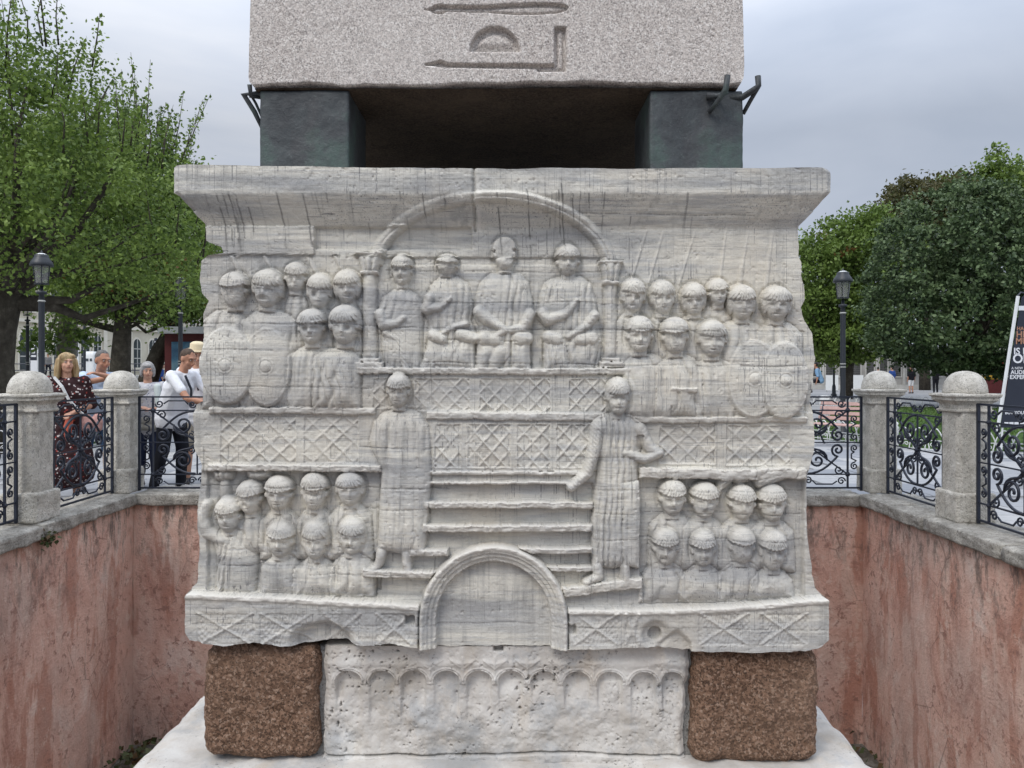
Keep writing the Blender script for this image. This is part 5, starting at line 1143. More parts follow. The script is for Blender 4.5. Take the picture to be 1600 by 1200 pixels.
TERR = flat('pale_terrace_stone', (.42, .41, .38), .85, .2, 0, .15, 1)
o = MB().box(px(-120, 54), px(345, 80), 54, 84, -.1, 1.02).build('terrace', TERR); tag(o, kind='structure')
rl = thing('terrace_railing', 'thin dark railing along the raised terrace of the cream building', 'railing', (px(-120, 53.8), 53.8, 1.02))
for z in (.45, .9): MB().tube([(0, 0, z), (px(345, 53.8) - px(-120, 53.8), 0, z)], .035, 5).build('rail', IRON, rl)
rm = MB().box(-.03, .03, -.03, .03, 0, .92).mesh('baluster', IRON)
for k in range(12): link('baluster', rm, rl, (k * 1.85, 0, 0))
# long wall with grilled windows, right
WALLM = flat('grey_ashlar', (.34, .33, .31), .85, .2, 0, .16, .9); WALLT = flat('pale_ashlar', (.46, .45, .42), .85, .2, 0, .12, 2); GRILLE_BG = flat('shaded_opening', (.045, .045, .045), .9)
def grilled_wall():
    Y = 60; x0 = px(1180, Y); root = thing('grilled_wall', 'long low stone wall with a row of grilled windows under the right trees', 'wall', (x0, Y, 0)); W = px(1720, Y) - x0
    MB().box(0, W, 0, 1.0, -.1, 3.05).build('wall_body', WALLM, root); MB().box(-.1, W + .1, -.15, 1.1, 3.05, 3.3).build('cap', WALLT, root); MB().box(-.05, W, -.08, 0, 0, .35).build('plinth_course', WALLT, root)
    wm = MB(); w, h = .58, 1.62; wm.box(-w / 2 - .09, -w / 2, -.05, 0, 0, h).box(w / 2, w / 2 + .09, -.05, 0, 0, h).box(-w / 2 - .09, w / 2 + .09, -.05, 0, h, h + .09).box(-w / 2 - .09, w / 2 + .09, -.07, 0, -.09, 0); fr = wm.mesh('window', WALLT)
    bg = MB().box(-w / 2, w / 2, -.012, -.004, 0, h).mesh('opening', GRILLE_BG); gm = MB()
    for k in range(1, 6): gm.box(-w / 2 + w * k / 6 - .012, -w / 2 + w * k / 6 + .012, -.05, -.03, 0, h)
    for k in range(1, 11): gm.box(-w / 2, w / 2, -.032, -.014, h * k / 11 - .012, h * k / 11 + .012)
    gr = gm.mesh('grille', flat('grey_iron_grille', (.16, .16, .155), .6)); bay = MB().box(-.10, .10, -.10, 0, .35, 3.05).mesh('pilaster', WALLT)
    n = int(W / 1.05)
    for k in range(n):
        x = .55 + k * 1.05; f = link('window', fr, root, (x, 0, 1.0)); link('opening', bg, f); link('grille', gr, f)
        if k % 2 == 0: link('pilaster', bay, root, (x + .52, 0, 0))
    return root
grilled_wall()
REDM = flat('red_awning', (.35, .035, .03), .6); POSTERB = Mat('blue_poster', .5, .3); POSTERB.col(POSTERB.ramp(POSTERB.noise(1.3, 4), [(.35, (.02, .05, .10)), (.5, (.05, .13, .20)), (.65, (.16, .26, .30))])); POSTERB = POSTERB.m
DKRED = flat('dark_red_panel', (.10, .02, .02), .6); GREYR = flat('grey_roof', (.36, .37, .37), .6); WHITEP = flat('white_panel', (.72, .73, .72), .5, .3, 0, .05)
YELM = flat('yellow_crate', (.5, .3, .03), .6)
k = thing('red_stall', 'red-roofed stall seen behind the trunk of the dark evergreen', 'stall', (px(1555, 50), 50, 0))
MB().box(-2.2, 2.2, -.9, .9, 1.6, 2.05).build('awning', REDM, k); MB().box(-2.0, 2.0, -.7, .7, 0, .9).build('counter', DKRED, k)
for x in (-2.0, 2.0): MB().box(x - .05, x + .05, -.75, -.65, .9, 1.6).build('stall_post', GREYR, k)
MB().box(-1.2, -.3, -.72, -.5, .9, 1.15).build('goods', YELM, k)
k = thing('tour_kiosk', 'grey-roofed kiosk with dark red front and blue poster behind the men in white', 'kiosk', (px(292, 26), 26, 0))
MB().box(-.85, 1.6, -.3, 1.5, 2.72, 2.95).build('kiosk_roof', GREYR, k); MB().box(-.75, 1.5, 0, 1.4, 0, 2.72).build('kiosk_wall', DKRED, k); MB().box(-.5, 1.3, -.05, -.002, 1.35, 2.45).build('poster', POSTERB, k)
for j, (a, b, z, h) in enumerate(((.25, 1.1, 2.28, .07), (.35, 1.0, 2.16, .04), (.55, .78, 1.55, .5))): MB().box(a, b, -.062, -.052, z, z + h).build('poster_strip', WHITEP, k)
t = thing('ticket_machine', 'white rounded ticket machine in front of the cream building', 'machine', (px(142, 44), 44, 1.0 - .45)); rough_block('cabinet', WHITEP, -.32, .32, -.25, .25, 0, 2.0, 8, .0, 1, .12, 0, parent=t); MB().box(-.2, .0, -.27, -.255, 1.45, 1.6).build('screen', DKGLASS, t); MB().box(.08, .2, -.27, -.255, 1.45, 1.6).build('screen', DKGLASS, t)
for x, lab in ((1300, 'left one of two white boards leaning on the grilled wall'), (1339, 'right one of two white boards leaning on the grilled wall')):
    t = thing('notice_board', lab, 'board', (px(x, 52), 52, 0)); MB().box(-.42, .42, -.03, .03, .12, 1.15).build('board_panel', WHITEP, t); MB().box(-.38, -.32, -.02, .05, 0, .12).build('foot', GREYR, t); MB().box(.32, .38, -.02, .05, 0, .12).build('foot', GREYR, t)

# ------------------------------------------------------------ lamp posts
BLACK_I = make_iron('black_lamp_iron', (.018, .022, .028)); LGLASS = Mat('lamp_glass', .15, .5); LGLASS.b.inputs['Alpha'].default_value = .25; LGLASS.col((.5, .5, .48)); LGLASS = LGLASS.m; BANDM = flat('worn_grey_band', (.33, .33, .31), .6)
def lamp(label, loc, h, rb=.055, first=None):
    root = thing('lamp_post', label, 'lamp post', loc, 0, 'black lantern lamp posts')
    MB().lathe([(.16, 0), (.16, .10), (.11, .16), (.10, .55), (rb + .02, .62), (rb, .7), (rb, h - .95), (rb * .8, h - .80), (.09, h - .78), (.09, h - .74), (.03, h - .72), (.03, h - .62)], 14).build('pole', BLACK_I, root, True)
    for z in (h * .42, h * .42 + .07): MB().lathe([(rb, 0), (rb + .008, .008), (rb + .008, .022), (rb, .03)], 14, (0, 0, z)).build('band', BANDM, root)
    MB().lathe([(rb * .9, 0), (rb + .02, .02), (rb * .7, .06)], 14, (0, 0, h - .95)).build('band', BANDM, root)
    MB().lathe([(.13, h - .60), (.13, h - .58), (.03, h - .60)], 12).build('lantern_floor', BLACK_I, root)
    for k in range(6):
        a = k * math.pi / 3; MB().tube([(.12 * math.cos(a), .12 * math.sin(a), h - .60), (.165 * math.cos(a), .165 * math.sin(a), h - .22)], .009, 4).build('lantern_bar', BLACK_I, root)
    MB().lathe([(.112, h - .59), (.155, h - .23)], 12).build('lantern_glass', LGLASS, root)
    MB().lathe([(.205, h - .245), (.21, h - .22), (.195, h - .17), (.14, h - .09), (.13, h - .07), (.125, h - .03), (.06, h), (.02, h + .015), (.015, h + .05), (.003, h + .07)], 18).build('hood', BLACK_I, root, True)
    MB().lathe([(.10, h - .045), (.105, h - .02), (.055, h + .004)], 12).build('hood_top', WHITEP, root, True)
    return root
lamp('nearest black lantern lamp post left, in front of the big plane tree', gp(65, 10.8), 4.35, .055).scale = (.72, .72, .72)
lamp('black lantern lamp post right of the pedestal, in front of the chestnut tree', gp(1317, 17), 3.68)
lamp('distant black lantern lamp post left of the tour kiosk', gp(262, 32), 3.6); lamp('tall dark lamp post just left of the carved pedestal, lantern lost in the leaves', gp(282, 20), 3.9)
lamp('dark lamp post between the big trunk and the nearest lamp', gp(43, 27), 4.0); lamp('thin far lamp post in front of the cream building, right of the pale tree', gp(132, 42), 6.2, .07)
lamp('thin far lamp post in front of the grilled wall, left of the right lamp', gp(1303, 44), 3.7, .06)

# ------------------------------------------------------------ bench, banners
SLAT = flat('faded_pink_slat', (.50, .33, .29), .7, .2, 0, .12, 9)
bn = thing('park_bench', 'park bench with faded pink slats and iron ends near the right lawn fence', 'bench', (px(1318, 14.9), 14.9, 0), R(-52))
sm = MB().box(-.62, .62, -.035, .035, -.012, .012, .004).mesh('slat', SLAT)
for k in range(4): link('slat', sm, bn, (0, -.22 + k * .095, .44), (R(3), 0, 0))
for k in range(4): link('slat', sm, bn, (0, .17 + k * .03, .55 + k * .095), (R(72), 0, 0))
for x in (-.56, .56):
    MB().tube([(x, -.26, 0), (x, -.22, .2), (x, -.26, .42), (x, .12, .42), (x, .28, .88)], .02, 6).build('bench_end', IRON, bn, True); MB().tube([(x, .30, 0), (x, .14, .2), (x, .12, .42)], .02, 6).build('bench_leg', IRON, bn, True)
    MB().tube([(x, -.26, .42), (x, -.30, .62), (x, -.1, .66), (x, .19, .64)], .016, 6).build('armrest', IRON, bn, True)
NAVY = flat('charcoal_banner_cloth', (.035, .04, .055), .7, .2, 0, .08, 3); ORNG = flat('copper_lettering', (.42, .22, .14), .7); WTXT = flat('white_lettering', (.75, .76, .78), .7, .2, 0, .02)
def text(name, s_, size, loc, mat, parent, bold=True, rot=(math.pi / 2, 0, 0)):
    cu = bpy.data.curves.new(name, 'FONT'); cu.body = s_; cu.size = size; cu.extrude = .0008; cu.offset = size * .022 if bold else 0; cu.resolution_u = 3
    o = bpy.data.objects.new(name, cu); COL.objects.link(o); dg = bpy.context.evaluated_depsgraph_get(); me = bpy.data.meshes.new_from_object(o.evaluated_get(dg)); bpy.data.objects.remove(o); me.materials.clear(); me.materials.append(mat)
    return link(name, me, parent, loc, rot)
Yb = 13.0
bw = thing('banner_sign', 'tall leaning charcoal banner with copper and white lettering at the right edge', 'banner', (px(1563, Yb), Yb, 0)); lean = R(7.0)
def bz(y): return CAMZ - (y - HOR) / FX * Yb
z0, z1 = bz(668), bz(460); W = .92
sh = lambda z: (z - z0) * .155                   # the banner leans to the right with height
v = [(0, 0, z0), (W, 0, z0), (W + sh(z1), 0, z1), (.07 + sh(z1), 0, z1), (.02 + sh(z1 - .06), 0, z1 - .06)]
prism([(p[0], p[2]) for p in v], -.008, .008).build('banner_cloth', NAVY, bw)
MB().tube([(-.055, 0, z0 - .1), (-.05 + sh(z1), 0, z1 - .03)], .03, 6).build('banner_pole', WHITEP, bw); MB().tube([(.02, .02, -.0), (.05, .02, z0 + .05)], .018, 6).build('banner_pole', WHITEP, bw); MB().tube([(W - .06, .02, 0), (W - .02, .02, z0 + .05)], .018, 6).build('banner_pole', WHITEP, bw); MB().tube([(-.06 + sh(z1), 0, z1 - .03), (0 + sh(z1), 0, z1 + .035), (.1 + sh(z1), 0, z1 + .01)], .015, 6).build('banner_clip', IRON, bw)
MB().box(-.35, .95, -.2, .25, .0, .03).build('banner_base', GREYR, bw)
for s_, y, x, sz, mt, bo in (('HAG', 516, 1588, .085, ORNG, True), ('HIS', 527, 1587, .145, ORNG, True), ('MUS', 537.5, 1586, .145, ORNG, True), ('IS NO', 553.5, 1583, .155, WTXT, True), ('OPE', 567, 1581.5, .215, WTXT, True), ('A NEW', 577, 1579.5, .06, WTXT, False), ('AUDIO', 584.5, 1578.5, .095, WTXT, True), ('EXPER', 592, 1577, .095, WTXT, True), ('BUY YOU', 647, 1569.5, .075, WTXT, True)):
    text('lettering', s_, sz, (px(x, Yb) - px(1563, Yb) + .0, -.012, bz(y)), mt, bw, bo)
for j in range(3): MB().box(.06 + j * .085, .13 + j * .085, -.0135, -.0105, bz(663), bz(659.5)).build('logo_block', WTXT, bw)
MB().box(.33, .5, -.0135, -.0105, bz(662.5), bz(660)).build('logo_block', WTXT, bw); MB().box(.30, .42, -.0135, -.0105, bz(485), bz(478)).build('logo_block', WTXT, bw)
def feather_flag(label, x0, y0, y1, Y, w, lines=True):
    r = thing('feather_flag', label, 'flag', (px(x0, Y), Y, 0), 0, 'upright promotional flags'); zt, zb = CAMZ - (y0 - HOR) / FX * Y, CAMZ - (y1 - HOR) / FX * Y
    h = zt - zb; prism([(0, zb), (w, zb), (w, zt - .08), (w * .8, zt), (0, zt - .02)], -.01, .01).build('flag_cloth', NAVY if lines else WHITEP, r)
    MB().tube([(w + .02, 0, 0), (w + .02, 0, zt)], .03, 5).build('flag_pole', WHITEP, r)
    if lines:
        for k in range(6): MB().box(w * .12, w * (.85 if k % 2 else .7), -.016, -.012, zt - h * (.12 + .09 * k) - h * .045, zt - h * (.12 + .09 * k)).build('print_line', WTXT, r)
        MB().box(.0, w, -.016, -.012, zb, zb + h * .3).build('print_block', WTXT, r)
feather_flag('leaning dark and white flag left of the nearest lamp post', 48, 519, 582, 36, .30); feather_flag('dark and white flag before the pale tree trunk', 112, 522, 572, 38, .32); feather_flag('thin dark and white flag left of the tour kiosk', 241, 528, 572, 38, .16)
feather_flag('small white flag sign in front of the kiosk poster', 297, 538, 568, 25.5, .2)
st = thing('dark_bench', 'low dark bench on which the man in the grey jacket sits', 'bench', (px(158, 17), 17, 0)); MB().box(-.75, .75, -.25, .25, .32, .42).build('seat', IRON, st)
for x in (-.6, .6): MB().box(x - .04, x + .04, -.2, .2, 0, .32).build('leg', IRON, st)
o = MB().box(px(100, 19), px(210, 19), 19, 19.5, 0, .62, .02).build('low_wall', flat('dark_grey_kerb', (.07, .07, .075), .8)); tag(o, 'low dark wall behind the railing on the left, below the tree trunks', 'wall')

# ------------------------------------------------------------ people
def ico(c, r, s=(1, 1, 1), sub=2):
    bm = bmesh.new(); bmesh.ops.create_icosphere(bm, subdivisions=sub, radius=1); v = [Vector((c[0] + p.co.x * r * s[0], c[1] + p.co.y * r * s[1], c[2] + p.co.z * r * s[2])) for p in bm.verts]; f = [[q.index for q in fa.verts] for fa in bm.faces]; bm.free(); return v, f
def blob(name, caps, voxel, mat, parent, smooth=3, dec=None):
    """caps: ('c', p0, r0, p1, r1) tapered capsules or ('e', centre, radius, scale) ellipsoids, fused into one surface."""
    mb = MB()
    for c in caps:
        if c[0] == 'c':
            _, p0, r0, p1, r1 = c; p0, p1 = Vector(p0), Vector(p1); d = p1 - p0
            n = max(2, int(d.length / (min(r0, r1) * .6)) + 1)
            mb.tube([p0.lerp(p1, k / (n - 1)) for k in range(n)], [r0 + (r1 - r0) * k / (n - 1) for k in range(n)], 10)
            mb.add(*ico(p0, r0)); mb.add(*ico(p1, r1))
        else: mb.add(*ico(c[1], c[2], c[3]))
    o = mb.build(name, mat, None); m = o.modifiers.new('r', 'REMESH'); m.mode = 'VOXEL'; m.voxel_size = voxel; m.use_smooth_shade = True
    s = o.modifiers.new('s', 'SMOOTH'); s.iterations = smooth; s.factor = .5
    if dec: q = o.modifiers.new('d', 'DECIMATE'); q.ratio = dec
    dg = bpy.context.evaluated_depsgraph_get(); me = bpy.data.meshes.new_from_object(o.evaluated_get(dg)); me.name = name; old = o.data; bpy.data.objects.remove(o); bpy.data.meshes.remove(old)
    me.polygons.foreach_set('use_smooth', [True] * len(me.polygons)); me.materials.clear(); me.materials.append(mat); return link(name, me, parent)
def cloth(name, c, var=.1, pat=None):
    m = Mat(name, .85, .15); n = m.noise(9, 4)
    col = m.ramp(n, [(.3, [x * (1 - var) for x in c]), (.7, [min(1, x * (1 + var)) for x in c])])
    if pat:
        v = m.vor(pat[0]); col = m.mix(m.rng(v, pat[1], pat[1] - .06, 0, 1), col, pat[2])
        v2 = m.vor(pat[0] * .8, m.map((1, 1, 1), (4, 2, 7))); col = m.mix(m.rng(v2, pat[1] * .75, pat[1] * .75 - .05, 0, 1), col, pat[3])
    m.col(col); m.bump(m.noise(1, 4, .6, m.map((16, 16, 6))), .5, .02); return m.m
SKIN = flat('skin', (.52, .29, .20), .55, .35, 0, .08, 12); SKIN2 = flat('tanned_skin', (.44, .225, .145), .55, .35, 0, .1, 12); SKIN3 = flat('dark_skin', (.12, .06, .04), .55, .35)
EYEW = flat('eye_white', (.6, .58, .55), .4); EYED = flat('dark_eye', (.03, .02, .015), .3); LIP = flat('lips', (.42, .15, .12), .5)
BLOND = Mat('blond_hair', .5, .4); BLOND.col(BLOND.ramp(BLOND.noise(1, 4, .6, BLOND.map((50, 50, 6))), [(.3, (.20, .12, .055)), (.55, (.42, .30, .15)), (.75, (.60, .46, .27))])); BLOND.bump(BLOND.noise(1, 3, .6, BLOND.map((90, 90, 8))), .7, .01); BLOND = BLOND.m
GREYH = flat('grey_hair', (.30, .29, .28), .6, .3, 0, .35, 40); BROWNH = flat('cropped_brown_hair', (.085, .06, .045), .7, .2, 0, .3, 40); BLACKH = flat('black_hair', (.02, .018, .016), .5, .3); SALT = flat('salt_and_pepper_hair', (.12, .115, .11), .7, .2, 0, .5, 50)
SHOE = flat('dark_shoe', (.05, .045, .045), .6); SHOEL = flat('pale_trainer', (.45, .44, .43), .6)
def person(label, loc, face, H=1.72, lean=0, look=(0, 0), arms=(None, None), legs=((.10, 0, 0), (-.10, 0, 0)), skin=None, top=None, sleeve=.5, bottom=None, bot_len=1.0, hair=None, hairm=None, dress=False, shoe=None, vox=.010, sit=False, bulk=1.0, extras=None, top_hem=.86):
    """face: compass turn in degrees, 0 = towards the camera; lean and look in degrees."""
    skin = skin or SKIN; k = H / 1.75; root = thing('person', label, 'person', loc, R(face))
    V = lambda x, y, z: Vector((x * k, y * k, z * k))      # the figure faces -y
    ml = Matrix.Translation(V(0, 0, .95)) @ Matrix.Rotation(R(lean), 4, 'X') @ Matrix.Translation(-V(0, 0, .95))
    up = lambda x, y, z: ml @ V(x, y, z)
    b = bulk; body = []
    sh = [up(.185, 0, 1.42), up(-.185, 0, 1.42)]; hips = [V(.095, 0, .93), V(-.095, 0, .93)]
    hc = up(0, -.01, 1.625); mh = Matrix.Translation(hc) @ Matrix.Rotation(R(look[0]), 4, 'Z') @ Matrix.Rotation(R(lean * .3 + look[1]), 4, 'X')
    hd = lambda x, y, z: mh @ (Vector((x, y, z)) * k)
    trunk = [('c', hips[0], .105 * k * b, hips[1], .105 * k * b), ('c', up(.06, 0, 1.06), .105 * k * b, up(-.06, 0, 1.06), .105 * k * b), ('c', up(.085, 0, 1.26), .112 * k * b, up(-.085, 0, 1.26), .112 * k * b), ('c', up(.15, .01, 1.395), .062 * k, up(-.15, .01, 1.395), .062 * k),
             ('c', hips[0], .10 * k * b, up(.085, 0, 1.26), .105 * k * b), ('c', hips[1], .10 * k * b, up(-.085, 0, 1.26), .105 * k * b), ('c', V(0, 0, .95), .11 * k * b, up(0, 0, 1.36), .10 * k)]
    body += trunk + [('c', up(0, .01, 1.40), .062 * k, hd(0, .02, -.06), .052 * k)]
    body += [('e', hd(0, .012, .03), 1, (.077 * k, .095 * k, .098 * k)), ('e', hd(0, -.012, -.045), 1, (.060 * k, .070 * k, .072 * k)), ('e', hd(0, -.05, -.088), 1, (.030 * k, .026 * k, .024 * k)), ('c', hd(0, -.082, .018), .010 * k, hd(0, -.104, -.024), .0155 * k), ('e', hd(0, -.072, .035), 1, (.058 * k, .022 * k, .014 * k)),
             ('e', hd(.078, .01, -.005), 1, (.012 * k, .02 * k, .032 * k)), ('e', hd(-.078, .01, -.005), 1, (.012 * k, .02 * k, .032 * k)), ('e', hd(0, -.082, -.050), 1, (.026 * k, .012 * k, .012 * k)), ('e', hd(.035, -.055, -.03), 1, (.026 * k, .024 * k, .028 * k)), ('e', hd(-.035, -.055, -.03), 1, (.026 * k, .024 * k, .028 * k))]
    lg = []; feet = []
    for i, (hp_, (fx, fy, bend)) in enumerate(zip(hips, legs)):
        if sit: kn = hp_ + V(0, -.42, -.02); an = kn + V(0, .02, -.40)
        else:
            an = V(fx, fy, .085); kn = (hp_ + an) / 2 + V(0, -.05 - bend, .02)
        lg.append((hp_, kn, an)); body += [('c', hp_, .088 * k * b, kn, .056 * k), ('c', kn, .056 * k, kn.lerp(an, .35), .058 * k), ('c', kn.lerp(an, .35), .058 * k, an, .036 * k), ('c', an + V(0, .03, -.04), .036 * k, an + V(0, -.14, -.055), .026 * k)]
        feet.append(an)
    ar = []
    for i, s in enumerate((1, -1)):
        a = arms[i]; S0 = sh[i]
        if a is None: el = S0 + V(s * .06, .03, -.28); wr = el + V(s * .01, -.06, -.25)
        else: el, wr = V(*a[0]), V(*a[1])
        ar.append((S0, el, wr)); body += [('c', S0, .052 * k * b, el, .040 * k), ('c', el, .041 * k, wr, .026 * k)]
        d = (wr - el).normalized(); sd = d.cross(Vector((0, 0, 1)));
        if sd.length < .2: sd = d.cross(Vector((0, 1, 0)))
        sd.normalize(); pn = sd.cross(d).normalized(); pc = wr + d * .05 * k
        for q in (-.022, 0, .022): body.append(('c', wr + sd * q * .6 * k, .018 * k, pc + sd * q * k + d * .035 * k, .0135 * k))
        for q, l in ((-.032, .062), (-.011, .075), (.011, .070), (.032, .052)):
            p0 = pc + sd * q * k + d * .035 * k; p1 = p0 + (d * .55 + sd * q * 4 - pn * .2).normalized() * l * .5 * k; p2 = p1 + (d * .6 - pn * .7).normalized() * l * .5 * k; body += [('c', p0, .0105 * k, p1, .0095 * k), ('c', p1, .0095 * k, p2, .008 * k)]
        p0 = wr + sd * .02 * s * k + d * .02 * k; p1 = p0 + (d * .6 + sd * s * .8).normalized() * .04 * k; body += [('c', p0, .0125 * k, p1, .0105 * k), ('c', p1, .0105 * k, p1 + (d * .9 + sd * s * .1).normalized() * .032 * k, .009 * k)]
    far = vox > .012
    blob('body', body, vox, skin, root, 2, .5 if not far else None)
    if not far:
        for s in (1, -1):
            MB().add(*ico(hd(s * .030, -.079, .012), 1, (.012 * k, .007 * k, .0065 * k))).build('eye', EYEW, root, True); MB().add(*ico(hd(s * .030, -.0845, .012), 1, (.0055 * k, .0035 * k, .0055 * k))).build('iris', EYED, root, True)
            MB().tube([hd(s * .015, -.088, .032), hd(s * .032, -.090, .037), hd(s * .050, -.078, .032)], .0042 * k, 5).build('eyebrow', hairm or BROWNH, root, True)
        MB().tube([hd(-.022, -.086, -.050), hd(0, -.094, -.048), hd(.022, -.086, -.050)], [.003 * k, .0055 * k, .003 * k], 6).build('mouth', LIP, root, True)
    g = .016 * k; caps = []
    for t in trunk: caps.append(('c', t[1], t[2] + g, t[3], t[4] + g))
    if top_hem < .86: caps += [('c', V(.10, 0, .88), .125 * k * b, V(-.10, 0, .88), .125 * k * b), ('c', V(.10, 0, top_hem), .118 * k * b, V(-.10, 0, top_hem), .118 * k * b)]
    for S0, el, wr in ar:
        e = S0.lerp(el, min(1, sleeve * 2 if sleeve < .5 else 1)); caps.append(('c', S0, .064 * k * b, e, .060 * k))
        if sleeve > .5: caps.append(('c', el, .055 * k, el.lerp(wr, (sleeve - .5) * 2), .040 * k))
    if dress:
        for kk in range(7):
            z = .95 - .085 * kk * dress; rr = .13 + .018 * kk; caps.append(('c', V(.085, 0, z), rr * k, V(-.085, 0, z), rr * k))
    if top: blob('dress' if dress else 'shirt', caps, max(vox, .011), top, root, 3, .5 if not far else None)
    if bottom:
        caps = [('c', hips[0], .118 * k * b, hips[1], .118 * k * b), ('c', V(.05, 0, 1.0), .112 * k * b, V(-.05, 0, 1.0), .112 * k * b)]
        for hp_, kn, an in lg:
            caps.append(('c', hp_, .105 * k * b, hp_.lerp(kn, min(1, bot_len * 2)), (.078 if bot_len > .5 else .092) * k))
            if bot_len > .5: caps.append(('c', kn, .078 * k, kn.lerp(an, (bot_len - .5) * 2), .060 * k))
        blob('trousers' if bot_len > .6 else 'shorts', caps, max(vox, .011), bottom, root, 3, .5 if not far else None)
    for an in feet: blob('shoe', [('c', an + V(0, .035, -.045), .042 * k, an + V(0, -.13, -.052), .036 * k), ('c', an + V(0, .03, -.02), .04 * k, an + V(0, -.03, -.03), .04 * k)], max(vox, .011), shoe or SHOE, root, 1)
    if hair == 'short': blob('hair', [('e', hd(0, .022, .042), 1, (.081 * k, .097 * k, .094 * k)), ('e', hd(0, -.03, .085), 1, (.058 * k, .055 * k, .042 * k)), ('e', hd(0, .06, -.02), 1, (.066 * k, .055 * k, .06 * k))], max(vox, .009), hairm, root, 2)
    elif hair == 'crop': blob('hair', [('e', hd(0, .024, .045), 1, (.0795 * k, .096 * k, .086 * k)), ('e', hd(0, .055, -.01), 1, (.066 * k, .06 * k, .06 * k))], max(vox, .009), hairm, root, 2)
    elif hair == 'bob': blob('hair', [('e', hd(0, .02, .05), 1, (.092 * k, .105 * k, .092 * k)), ('e', hd(.074, .0, -.005), 1, (.028 * k, .055 * k, .085 * k)), ('e', hd(-.074, .0, -.005), 1, (.028 * k, .055 * k, .085 * k)), ('e', hd(0, .07, -.02), 1, (.078 * k, .05 * k, .085 * k)), ('e', hd(-.02, -.062, .078), 1, (.062 * k, .038 * k, .03 * k))], max(vox, .009), hairm, root, 2)
    elif hair == 'long':
        cp = [('e', hd(0, .02, .05), 1, (.096 * k, .108 * k, .095 * k)), ('e', hd(-.045, -.045, .075), 1, (.045 * k, .045 * k, .05 * k)), ('e', hd(.045, -.045, .085), 1, (.045 * k, .04 * k, .03 * k))]
        for s in (1, -1): cp += [('c', hd(s * .085, .0, .04), .034 * k, hd(s * .098, .01, -.07), .040 * k), ('c', hd(s * .098, .01, -.07), .040 * k, hd(s * .105, .02, -.17), .030 * k), ('c', hd(s * .06, .07, -.02), .05 * k, hd(s * .07, .08, -.18), .042 * k)]
        cp += [('c', hd(0, .08, .0), .055 * k, hd(0, .10, -.19), .045 * k)]; blob('hair', cp, max(vox, .009), hairm, root, 2)
    if extras: extras(root, V, up, hd, k)
    return root
floral = cloth('floral_dress_cloth', (.045, .022, .024), .2, (26, .30, (.62, .56, .54), (.33, .06, .05)))
def bag_x(root, V, up, hd, k):
    blob('handbag', [('c', V(.20, -.12, .86), .055, V(.20, -.12, .98), .05), ('c', V(.32, -.10, .86), .055, V(.32, -.10, .98), .05), ('c', V(.20, -.12, .92), .06, V(.32, -.10, .92), .06)], .012, cloth('rose_leather', (.52, .30, .27)), root, 2)
    blob('carried_jacket', [('c', V(.03, -.17, 1.0), .04, V(.0, -.18, .84), .048), ('c', V(.0, -.18, .84), .048, V(.02, -.17, .74), .035)], .012, cloth('coral_cloth', (.55, .13, .08)), root, 2)
    MB().tube([up(-.13, -.09, 1.47), up(-.05, -.15, 1.36), up(.02, -.16, 1.2), up(.12, -.15, 1.08), V(.2, -.14, .98)], .016, 4).build('bag_strap', WHITEP, root)
    MB().tube([V(-.24, -.30, 1.33), V(-.27, -.33, 1.37), V(-.21, -.37, 1.40)], .005, 4).build('spectacles', IRON, root)
person('woman with long blond hair in dark floral dress behind the left railing', (px(104, 8.75), 8.75, .02), 32, 1.67, 2, (12, -6), (((.27, .02, 1.13), (.06, -.21, 1.05)), ((-.30, -.08, 1.16), (-.25, -.30, 1.32))), ((.1, 0, 0), (-.1, .04, 0)), SKIN, floral, .55, None, 1, 'long', BLOND, 1.15, SHOE, .010, False, 1.08, bag_x)
ltblue = cloth('light_blue_shirt_cloth', (.50, .60, .74), .06); denim = cloth('denim', (.06, .11, .20), .25)
person('man in a light blue shirt and denim shorts resting his arms on the corner post', (px(152, 9.35), 9.35, .02), 42, 1.76, 20, (15, 6), (((.20, -.50, 1.34), (-.12, -.60, 1.42)), ((-.26, -.42, 1.32), (.08, -.58, 1.40))), ((.12, .02, 0), (-.13, .22, 0)), SKIN2, ltblue, .42, denim, .52, 'crop', SALT, 0, SHOE, .010, False, 1.08, None, .84)
flor2 = cloth('pale_print_top', (.50, .50, .52), .1, (34, .28, (.18, .20, .28), (.62, .62, .66))); navyt = cloth('navy_trousers_cloth', (.018, .024, .05), .2); greyc = cloth('grey_short_cloth', (.28, .27, .24), .2)
def cardi(root, V, up, hd, k):
    for s in (1, -1): blob('cardigan_front', [('c', up(s * .13, -.06, 1.41), .045, up(s * .15, -.10, 1.2), .04), ('c', up(s * .15, -.1, 1.2), .04, V(s * .15, -.09, 1.0), .035)], .012, CARD, root, 2)
    blob('waist_bag', [('c', V(.10, -.13, .93), .05, V(-.10, -.13, .93), .05), ('c', V(.10, -.13, .85), .05, V(-.10, -.13, .85), .05)], .012, greyc, root, 2)
CARD = cloth('pale_green_cardigan', (.52, .58, .56), .06)
person('older woman with grey bob, pale print top and navy trousers behind the railing', (px(232, 9.75), 9.75, .02), 14, 1.58, 4, (18, 4), (((.24, .02, 1.08), (.10, -.22, 1.10)), ((-.24, .0, 1.08), (-.06, -.24, 1.12))), ((.09, 0, 0), (-.09, 0, 0)), SKIN, flor2, .52, navyt, .85, 'bob', GREYH, 0, SHOE, .010, False, .98, cardi, .80)
whitec = cloth('white_shirt_cloth', (.74, .75, .78), .04); blackc = cloth('black_trousers_cloth', (.014, .015, .02), .3)
